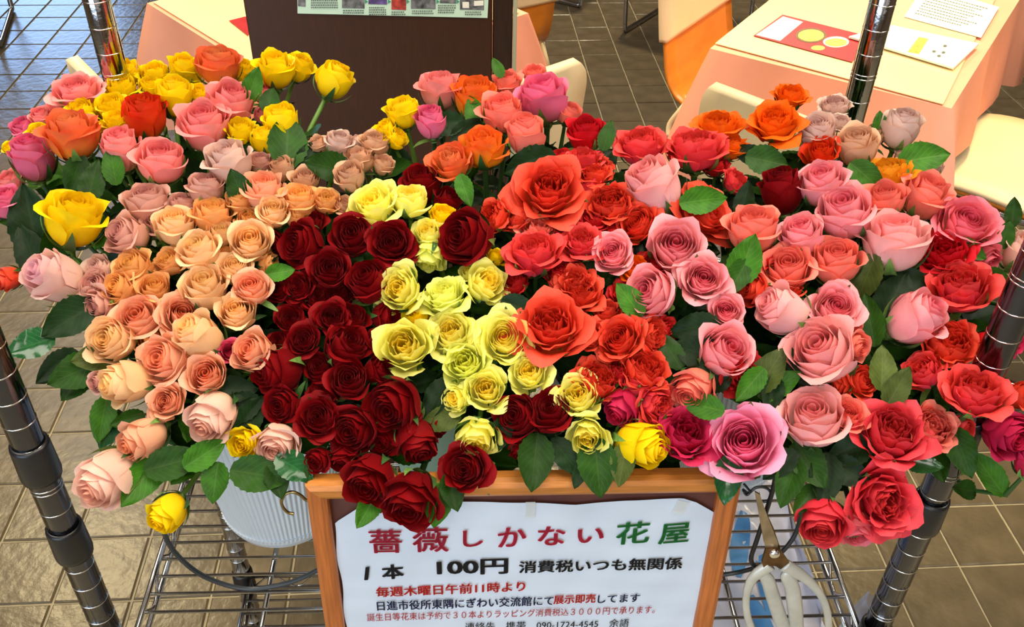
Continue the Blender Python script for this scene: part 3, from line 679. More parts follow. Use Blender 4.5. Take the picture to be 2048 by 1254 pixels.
# ------------------------------------------------------------------ bent plywood chairs in cream covers
def chair(x, y, rz, label, w=.42):
    """seat centre at x, y; local +y is where the sitter faces"""
    e = empty('dining_chair', (x, y, 0), rz, label, 'chair', 'covered bentwood dining chairs')
    prof = [(.21, .435), (.12, .45), (0, .445), (-.10, .44), (-.165, .45), (-.205, .49), (-.225, .56), (-.245, .68), (-.262, .80)]
    sp = spline([(0, a, b_) for a, b_ in prof], 4); n = len(sp)-1
    def P_(u, v, off):
        i = v*n; a = int(i); a = min(a, n-1); p = sp[a].lerp(sp[a+1], i-a); t = (sp[min(a+1, n)]-sp[a]).normalized(); nn_ = Vector((0, -t.z, t.y))
        ww = w/2*(1-.10*abs(v-.45)); c = 1-max(0, (v-.93)/.07)**2*.12
        return Vector(((u*2-1)*ww*c, p.y, p.z))+nn_*off
    def sheet_(v0, v1, th, mat, name, wide=0, o0=0):
        b = MB(); nu, nv = 8, 24; vs = []
        for off in (o0-th, o0+th):
            for j in range(nv+1):
                for i in range(nu+1):
                    q = P_(i/nu, v0+(v1-v0)*j/nv, off); q.x *= 1+wide; vs.append(q)
        m_ = (nu+1)*(nv+1); fs = []
        for j in range(nv):
            for i in range(nu):
                a = j*(nu+1)+i; fs.append((a+nu+1, a+nu+2, a+1, a)); fs.append((m_+a, m_+a+1, m_+a+nu+2, m_+a+nu+1))
        for i in range(nu): fs.append((i, i+1, m_+i+1, m_+i)); k = nv*(nu+1); fs.append((k+i+1, k+i, m_+k+i, m_+k+i+1))
        for j in range(nv): a = j*(nu+1); fs.append((a+nu+1, a, m_+a, m_+a+nu+1)); a += nu; fs.append((a, a+nu+1, m_+a+nu+1, m_+a))
        return b.add(vs, fs).build(name, mat, e, True)
    sheet_(0, .985, .005, M['ply'], 'shell')
    sheet_(.79, 1.0, .011, M['cover'], 'backrest_cover', .05)
    sheet_(.0, .44, .006, M['cover'], 'seat_cover', .03, -.014)
    for s in (-1, 1):
        X = s*w*.46
        MB().tube(spline([(X, -.14, .425), (X, .15, .425), (X, .20, .41), (X, .225, .37), (X, .20, .05), (X, .185, .015), (X, .15, .012), (X, -.20, .012), (X, -.235, .02), (X, -.235, .05), (X, -.17, .40), (X, -.14, .425)], 4), .010, 10).build('leg_frame', M['chrome'], e, True)
    MB().tube([(-w*.46, -.02, .425), (w*.46, -.02, .425)], .009, 8).build('cross_bar', M['chrome'], e, True)
    MB().tube(spline([(w*.5, -.15, .45), (w*.52, -.16, .43), (w*.53, -.18, .39), (w*.55, -.175, .36)], 4), .008, 6).build('cover_tie', M['cover'], e, True)
    return e
def ang(dx, dy): return math.atan2(dy, dx)-PI/2
chair(.464+.16, 1.518+.165, ang(.70, .71), 'cream covered chair with its back in front of the right-hand table', .29)
chair(.675, 2.345, ang(.84, -.55), 'orange plywood chair with cream cover at the left end of the right-hand table')
chair(1.21, 1.93, ang(-.80, .60), 'cream covered chair seat glowing at the far right edge', .44)
chair(-.20, 1.755, ang(-.66, .75), 'cream covered chair just right of the brown board')
chair(-.20, 2.67, ang(-.55, .83), 'orange and cream chair peeking past the right edge of the brown board')
chair(-.50, 1.66, ang(.78, .62), 'cream chair back poking out left of the yellow roses')
chair(.72, 3.95, ang(-.55, -.83), 'far chrome framed chair at the top of the tiled aisle')
chair(.22, 4.45, ang(.83, -.55), 'farthest chair beyond the brown board at the top of the aisle')
chair(-2.32, 3.75, ang(-.3, .95), 'chrome framed chair in blue light at the top left corner')
# ------------------------------------------------------------------ rose petals
def petal_grid(phi0, A, r0, rb, rt, zt, curl, ruf, spiral, drop, point, rng, nu=8, nv=7, q=1.0, z0=0.0, kf=None, flare=0.0):
    ph1, ph2 = rng.uniform(0, 6.28), rng.uniform(0, 6.28); kf = kf or rng.uniform(3.2, 5.2); asym = rng.uniform(-.12, .12); skew = rng.uniform(-.08, .08)
    P1 = (rb*1.12, z0+.06+.04*q); P2 = (rb*1.18, z0+.66*(zt-z0)); P3 = (rt, zt)
    vs = []; cs = []
    for j in range(nv+1):
        t = (j/nv)**.85
        for i in range(nu+1):
            s = i/nu*2-1
            te = t*(1-drop*abs(s+asym*.5)**2.6)
            m = 1-te
            r = m**3*r0+3*m*m*te*P1[0]+3*m*te*te*P2[0]+te**3*P3[0]
            z = m**3*z0+3*m*m*te*P1[1]+3*m*te*te*P2[1]+te**3*P3[1]
            ws = .28+.72*math.sin(min(te/.55, 1)*PI/2)
            an = phi0+A*s*ws+skew*te
            r *= 1+spiral*s
            c = max(0, (te-.68)/.32)
            r += curl*c*c*(1.0)+flare*te*te; z -= curl*.75*c**3
            es = max(0, abs(s)-.55)/.45
            r += curl*.55*es*es*te*te; z -= curl*.25*es*es*te
            wv = math.sin(kf*s+ph1)*te*te+.5*math.sin(kf*2.3*s+ph2)*te**4
            r += ruf*wv; z += ruf*.7*math.cos(kf*1.4*s+ph2)*te**3
            z += point*(max(0, 1-abs(s)*1.6)**1.5)*c; r += point*.8*(max(0, 1-abs(s)*1.6)**1.5)*c*c
            r = max(r, .004)
            vs.append((r*math.cos(an), r*math.sin(an), z)); cs.append((te, q, abs(s), 1))
    fs = [(j*(nu+1)+i, j*(nu+1)+i+1, (j+1)*(nu+1)+i+1, (j+1)*(nu+1)+i) for j in range(nv) for i in range(nu)]
    return vs, cs, fs
def mk(name, parts):
    V, K, F = [], [], []
    for vs, cs, fs in parts:
        n = len(V); V += vs; K += cs; F += [tuple(a+n for a in f) for f in fs]
    me = bpy.data.meshes.new(name); me.from_pydata(V, [], F)
    at = me.color_attributes.new('petal', 'FLOAT_COLOR', 'POINT'); at.data.foreach_set('color', np.array(K, dtype=np.float32).ravel())
    me.polygons.foreach_set('use_smooth', [True]*len(me.polygons)); me.update(); return me
GA = math.radians(137.5)
# style: (height, heart petals, heart radius, outer rings [(n, rb, rt, zt, A, curl, flare)], ruffle, point, recess, spiral)
ST_ = {
 'bud':  dict(h=1.25, nh=9,  rh=.27, out=[(3, .38, .31, 1.17, 72, .04, .00), (3, .44, .36, 1.12, 70, .07, .01), (3, .475, .41, 1.04, 64, .14, .02)], ruf=.026, pt=.06, rec=.02),
 'tea':  dict(h=1.06, nh=11, rh=.29, out=[(3, .39, .345, .99, 68, .05, .01), (3, .45, .40, .97, 66, .10, .02), (3, .49, .45, .91, 62, .16, .035)], ruf=.030, pt=.07, rec=.06),
 'open': dict(h=.78, nh=14, rh=.27, out=[(4, .34, .34, .80, 54, .05, .02), (4, .39, .42, .75, 50, .09, .04), (4, .43, .49, .65, 48, .12, .06), (2, .44, .54, .54, 46, .14, .08)], ruf=.028, pt=.05, rec=.08),
 'ruf':  dict(h=.86, nh=17, rh=.31, out=[(4, .36, .38, .84, 46, .08, .04), (4, .41, .46, .78, 44, .13, .07), (5, .44, .53, .66, 40, .18, .10)], ruf=.045, pt=.04, rec=.04),
 'frill':dict(h=.80, nh=24, rh=.36, out=[(5, .40, .43, .76, 38, .08, .05), (5, .44, .52, .66, 36, .12, .09)], ruf=.055, pt=.02, rec=.03),
 'wavy': dict(h=.82, nh=18, rh=.27, out=[(4, .33, .36, .82, 56, .07, .03), (4, .38, .43, .78, 54, .11, .05), (4, .42, .51, .68, 50, .15, .07), (3, .44, .58, .54, 46, .16, .09)], ruf=.045, pt=.09, rec=.04),
 'cup':  dict(h=.92, nh=15, rh=.28, out=[(4, .38, .37, .88, 52, .07, .02), (4, .45, .44, .82, 46, .12, .04), (3, .49, .53, .66, 40, .16, .09)], ruf=.035, pt=.03, rec=.07),
}
meshcache = {}
def style_meshes(style, seed):
    if (style, seed) in meshcache: return meshcache[(style, seed)]
    S = ST_[style]; rng = random.Random(hash((sum(map(ord, style)), seed)) & 0xffff); h = S['h']; parts = []
    nh = S['nh']; phi = rng.uniform(0, 6.28)
    for i in range(nh):
        q = (i+.6)/nh; phi += GA if style not in ('bud', 'tea', 'open') else math.radians(128)
        if style in ('ruf', 'frill', 'wavy', 'cup'):
            rt = S['rh']*(.10+.98*q**.72)*rng.uniform(.9, 1.1); A = math.radians(rng.uniform(46, 70)*(1.25-.45*q)); sp = rng.uniform(-.15, .22); rf = S['ruf']*(.5+.6*q)
        else:
            rt = S['rh']*(.12+.92*q**.85); A = math.radians(112-38*q); sp = .20-.08*q; rf = S['ruf']*q
        zt = h*(1-S['rec']*(1-q)*(1 if style != 'bud' else .4)) - (.05 if style == 'bud' else .0)*q+rng.uniform(-.012, .012)
        parts.append(petal_grid(phi, A, .03, rt*1.12+.02, rt*.96, zt, .012+.035*q, rf, sp, .10, 0, rng, 8, 6, q*.5, 0.02))
    heart = mk('petal_heart', parts)
    outs = []; phi = rng.uniform(0, 6.28)
    for k, (n, rb, rt, zt, A, curl, fl_) in enumerate(S['out']):
        for i in range(n):
            a = phi+2*PI*i/n+rng.uniform(-.15, .15)
            j = rng.uniform(.92, 1.06); big = rng.random() < .3
            outs.append(mk('petal', [petal_grid(a, math.radians(A)*rng.uniform(.92, 1.08), .05, rb, rt*j, zt*rng.uniform(.95, 1.03)+(0), curl*(1.35 if big else rng.uniform(.5, 1.1)), S['ruf'], .05, .26, S['pt']*rng.uniform(.3, 1.3), rng, 9, 8, .62+.38*(k+1)/len(S['out']), 0, None, fl_)]))
        phi += PI/n+.35
    meshcache[(style, seed)] = (heart, outs, h); return meshcache[(style, seed)]
# calyx: swollen hip plus five sepals
def sepal_grid(a, rng, refl):
    vs = []; cs = []; nu, nv = 2, 7; L_ = rng.uniform(.62, .88)
    for j in range(nv+1):
        t = j/nv; wd = .115*math.sin(PI*min(1, (.18+.82*t)))**.8*(1-t*.25)+.004
        for i in range(nu+1):
            s = i-1
            hr = .09+.475*math.sin(t*PI/2)**.85; hz = -.07+L_*1.0*t**1.35
            fr_ = .09+L_*.95*t; fz = -.07+.22*t-.42*t*t; kk = min(1, refl*1.1)
            r = hr*(1-kk)+fr_*kk+.03*t; z = hz*(1-kk)+fz*kk
            r = r+abs(s)*wd*.25
            vs.append((r*math.cos(a)-s*wd*math.sin(a), r*math.sin(a)+s*wd*math.cos(a), z)); cs.append((t, 1, abs(s), 1))
    fs = [(j*3+i, j*3+i+1, j*3+4+i, j*3+3+i) for j in range(nv) for i in range(nu)]
    return vs, cs, fs
sepals = []
for sd in range(3):
    rg = random.Random(sd+40); sepals.append([mk('sepal', [sepal_grid(2*PI*k/5+rg.uniform(-.15, .15), rg, rg.choice([.05, .15, .45, .8]) if sd else .1)]) for k in range(5)])
hip = MB().lathe([(.03, -.26), (.045, -.20), (.10, -.14), (.135, -.06), (.12, .01), (.06, .03)], 14, cap0=True).mesh('calyx', True)
# leaves
def leaf_mesh(seed, wid=.6):
    rng = random.Random(seed); nu, nv = 6, 18; V, K = [], []
    bend = rng.uniform(-.35, .25); fold = rng.uniform(.1, .4); tw = rng.uniform(-.3, .3)
    for j in range(nv+1):
        t = j/nv; wd = wid*.5*(math.sin(PI*t**.82)**.75)*(1-.12*t)+(.008 if 0 < j < nv else .004)
        if j % 2: wd *= 1.07
        for i in range(nu+1):
            s = i/nu*2-1; y = s*wd
            x = t+(-.02 if j % 2 and abs(s) > .9 else 0); z = abs(s)*wd*fold+bend*t*t*.5+.012*math.sin(t*22+abs(s)*4)*abs(s)+tw*y*t*.5+.02*math.sin(s*5+seed)*t
            V.append((x, y, z)); K.append((t, 1, abs(s), 1))
    F = [(j*(nu+1)+i, j*(nu+1)+i+1, (j+1)*(nu+1)+i+1, (j+1)*(nu+1)+i) for j in range(nv) for i in range(nu)]
    return mk('leaf', [(V, K, F)])
leafs = [leaf_mesh(s, .52+.05*(s % 4)) for s in range(7)]
narrow = [leaf_mesh(30+s, .26) for s in range(2)]

PM = {   # colour families: name, base, middle, edge, core of the bloom
 'rd': petal_mat('dark_red_petal', (60, 2, 5), (104, 2, 7), (126, 4, 11), (84, 1, 5), .6, .08, .35),
 'pk': petal_mat('pink_petal', (252, 206, 160), (250, 150, 144), (252, 164, 162), (242, 104, 112), .5, .25),
 'pr': petal_mat('cool_pink_petal', (252, 204, 172), (247, 154, 162), (250, 172, 180), (234, 92, 112), .5, .25),
 'pkh': petal_mat('bright_pink_petal', (244, 150, 180), (242, 128, 170), (250, 170, 204), (226, 70, 120), .5, .25),
 'spk': petal_mat('soft_pink_petal', (252, 232, 206), (252, 194, 194), (252, 180, 180), (246, 132, 134), .5, .25),
 'lpk': petal_mat('pale_pink_petal', (250, 190, 150), (248, 170, 160), (240, 140, 140), (238, 130, 130), .5, .25),
 'hpk': petal_mat('rose_pink_petal', (248, 196, 150), (240, 124, 134), (244, 130, 148), (224, 76, 100), .5, .22),
 'hp': petal_mat('hot_pink_petal', (244, 150, 160), (236, 112, 150), (238, 120, 156), (222, 66, 110), .5, .22),
 'cp': petal_mat('coral_pink_petal', (250, 194, 140), (248, 136, 116), (250, 142, 126), (238, 100, 88), .5, .22),
 'co': petal_mat('coral_orange_petal', (246, 130, 60), (226, 64, 34), (236, 84, 62), (214, 48, 26), .5, .2),
 'cr': petal_mat('coral_red_petal', (240, 120, 80), (226, 64, 52), (232, 76, 76), (214, 50, 40), .5, .2, back=(226, 62, 110)),
 'rc': petal_mat('rose_red_petal', (236, 90, 90), (216, 44, 62), (230, 72, 84), (212, 50, 50), .5, .2),
 'fr': petal_mat('crimson_pink_petal', (206, 50, 90), (188, 24, 62), (206, 44, 92), (176, 14, 44), .5, .18),
 'scr': petal_mat('scarlet_coral_petal', (226, 60, 40), (206, 30, 34), (220, 50, 52), (190, 24, 24), .52, .18),
 'sc': petal_mat('scarlet_petal', (190, 14, 18), (196, 10, 20), (206, 24, 40), (176, 6, 12), .52, .15),
 'ye': petal_mat('yellow_petal', (244, 196, 20), (252, 218, 8), (254, 228, 18), (246, 200, 4), .5, .3),
 'ly': petal_mat('lemon_petal', (240, 242, 150), (253, 248, 120), (253, 250, 150), (254, 226, 40), .5, .38),
 'lg': petal_mat('lime_lemon_petal', (228, 238, 120), (246, 248, 124), (248, 250, 146), (244, 242, 96), .5, .38),
 'ob': petal_mat('orange_blush_petal', (246, 176, 50), (240, 130, 56), (236, 106, 70), (240, 150, 90), .5, .26),
 'ored': petal_mat('orange_red_petal', (246, 150, 30), (232, 76, 24), (222, 52, 22), (226, 70, 20), .5, .22),
 'or': petal_mat('orange_petal', (240, 100, 30), (244, 120, 18), (240, 104, 16), (236, 88, 10), .5, .24),
 'oy': petal_mat('yellow_orange_petal', (248, 190, 20), (248, 160, 30), (238, 96, 44), (240, 120, 40), .5, .26),
 'yo': petal_mat('golden_petal', (244, 170, 30), (246, 176, 32), (240, 150, 30), (244, 160, 30), .5, .26),
 'pa': petal_mat('apricot_petal', (246, 200, 120), (244, 178, 106), (246, 188, 124), (246, 184, 90), .5, .3),
 'pe': petal_mat('cream_peach_petal', (248, 220, 160), (250, 206, 150), (252, 214, 168), (252, 204, 124), .5, .3),
 'ps': petal_mat('salmon_peach_petal', (250, 216, 176), (250, 188, 148), (250, 188, 156), (244, 146, 100), .5, .3),
 'lp': petal_mat('pale_blush_petal', (250, 210, 160), (250, 208, 186), (252, 212, 200), (248, 178, 154), .5, .3),
 'fu': petal_mat('fuchsia_petal', (220, 60, 90), (206, 40, 84), (226, 90, 120), (190, 20, 60), .5, .2),
 'mv': petal_mat('mauve_petal', (232, 194, 140), (222, 166, 146), (230, 178, 164), (200, 128, 122), .55, .25),
 'ml': petal_mat('pale_mauve_petal', (236, 214, 172), (228, 190, 176), (232, 200, 188), (210, 162, 152), .55, .25),
 'bg': petal_mat('beige_mauve_petal', (226, 190, 130), (222, 172, 132), (228, 182, 150), (206, 146, 114), .55, .25),
 'mp': petal_mat('blush_mauve_petal', (246, 212, 176), (240, 198, 182), (244, 206, 204), (234, 170, 186), .55, .28),
}
CNAME = {'rd': 'dark red', 'pk': 'pink', 'pr': 'pink', 'pkh': 'bright pink', 'spk': 'soft pink', 'lpk': 'pale pink', 'hpk': 'rose pink', 'hp': 'hot pink', 'cp': 'coral pink', 'co': 'coral orange',
 'cr': 'coral red', 'rc': 'rosy red', 'fr': 'crimson pink', 'scr': 'scarlet coral', 'sc': 'scarlet', 'ye': 'yellow', 'ly': 'lemon', 'lg': 'lime lemon', 'ob': 'orange blush', 'ored': 'orange red',
 'or': 'orange', 'oy': 'yellow orange', 'yo': 'golden', 'pa': 'apricot', 'pe': 'cream peach', 'ps': 'salmon peach', 'lp': 'pale blush', 'fu': 'fuchsia', 'mv': 'mauve', 'ml': 'pale mauve', 'bg': 'beige mauve', 'mp': 'blush mauve'}
GROUP = {'rd': 'dark red roses', 'ye': 'yellow roses', 'ly': 'lemon spray roses', 'lg': 'lemon spray roses', 'pa': 'peach spray roses', 'pe': 'peach spray roses', 'ps': 'peach spray roses', 'lp': 'peach spray roses',
 'mv': 'mauve roses', 'ml': 'mauve roses', 'bg': 'mauve roses', 'mp': 'mauve roses', 'co': 'coral roses', 'cr': 'coral roses', 'scr': 'coral roses', 'rc': 'coral roses', 'fr': 'coral roses', 'sc': 'coral roses',
 'or': 'orange roses', 'ob': 'orange roses', 'oy': 'orange roses', 'ored': 'orange roses', 'yo': 'orange roses'}
# surface the rose heads lie on (real height over the shelf), dropping to the front and to both ends
def canopy(x, y):
    ys = [.40, .46, .50, .56, .62, .70, .80, .92, 1.05]; zs = [-.72, -.605, -.555, -.505, -.468, -.428, -.395, -.375, -.372]
    z = float(np.interp(y, ys, zs)); ax = abs(x)
    return CAMZ+z-.55*max(0, ax-.28)**2
def on_canopy(px, py, off=0.0):
    d = ray(px, py); lo, hi = .45, 1.4
    for _ in range(40):
        m = (lo+hi)/2; P = CAM+d*m
        if P.z > canopy(P.x, P.y)+off: lo = m
        else: hi = m
    return CAM+d*((lo+hi)/2)
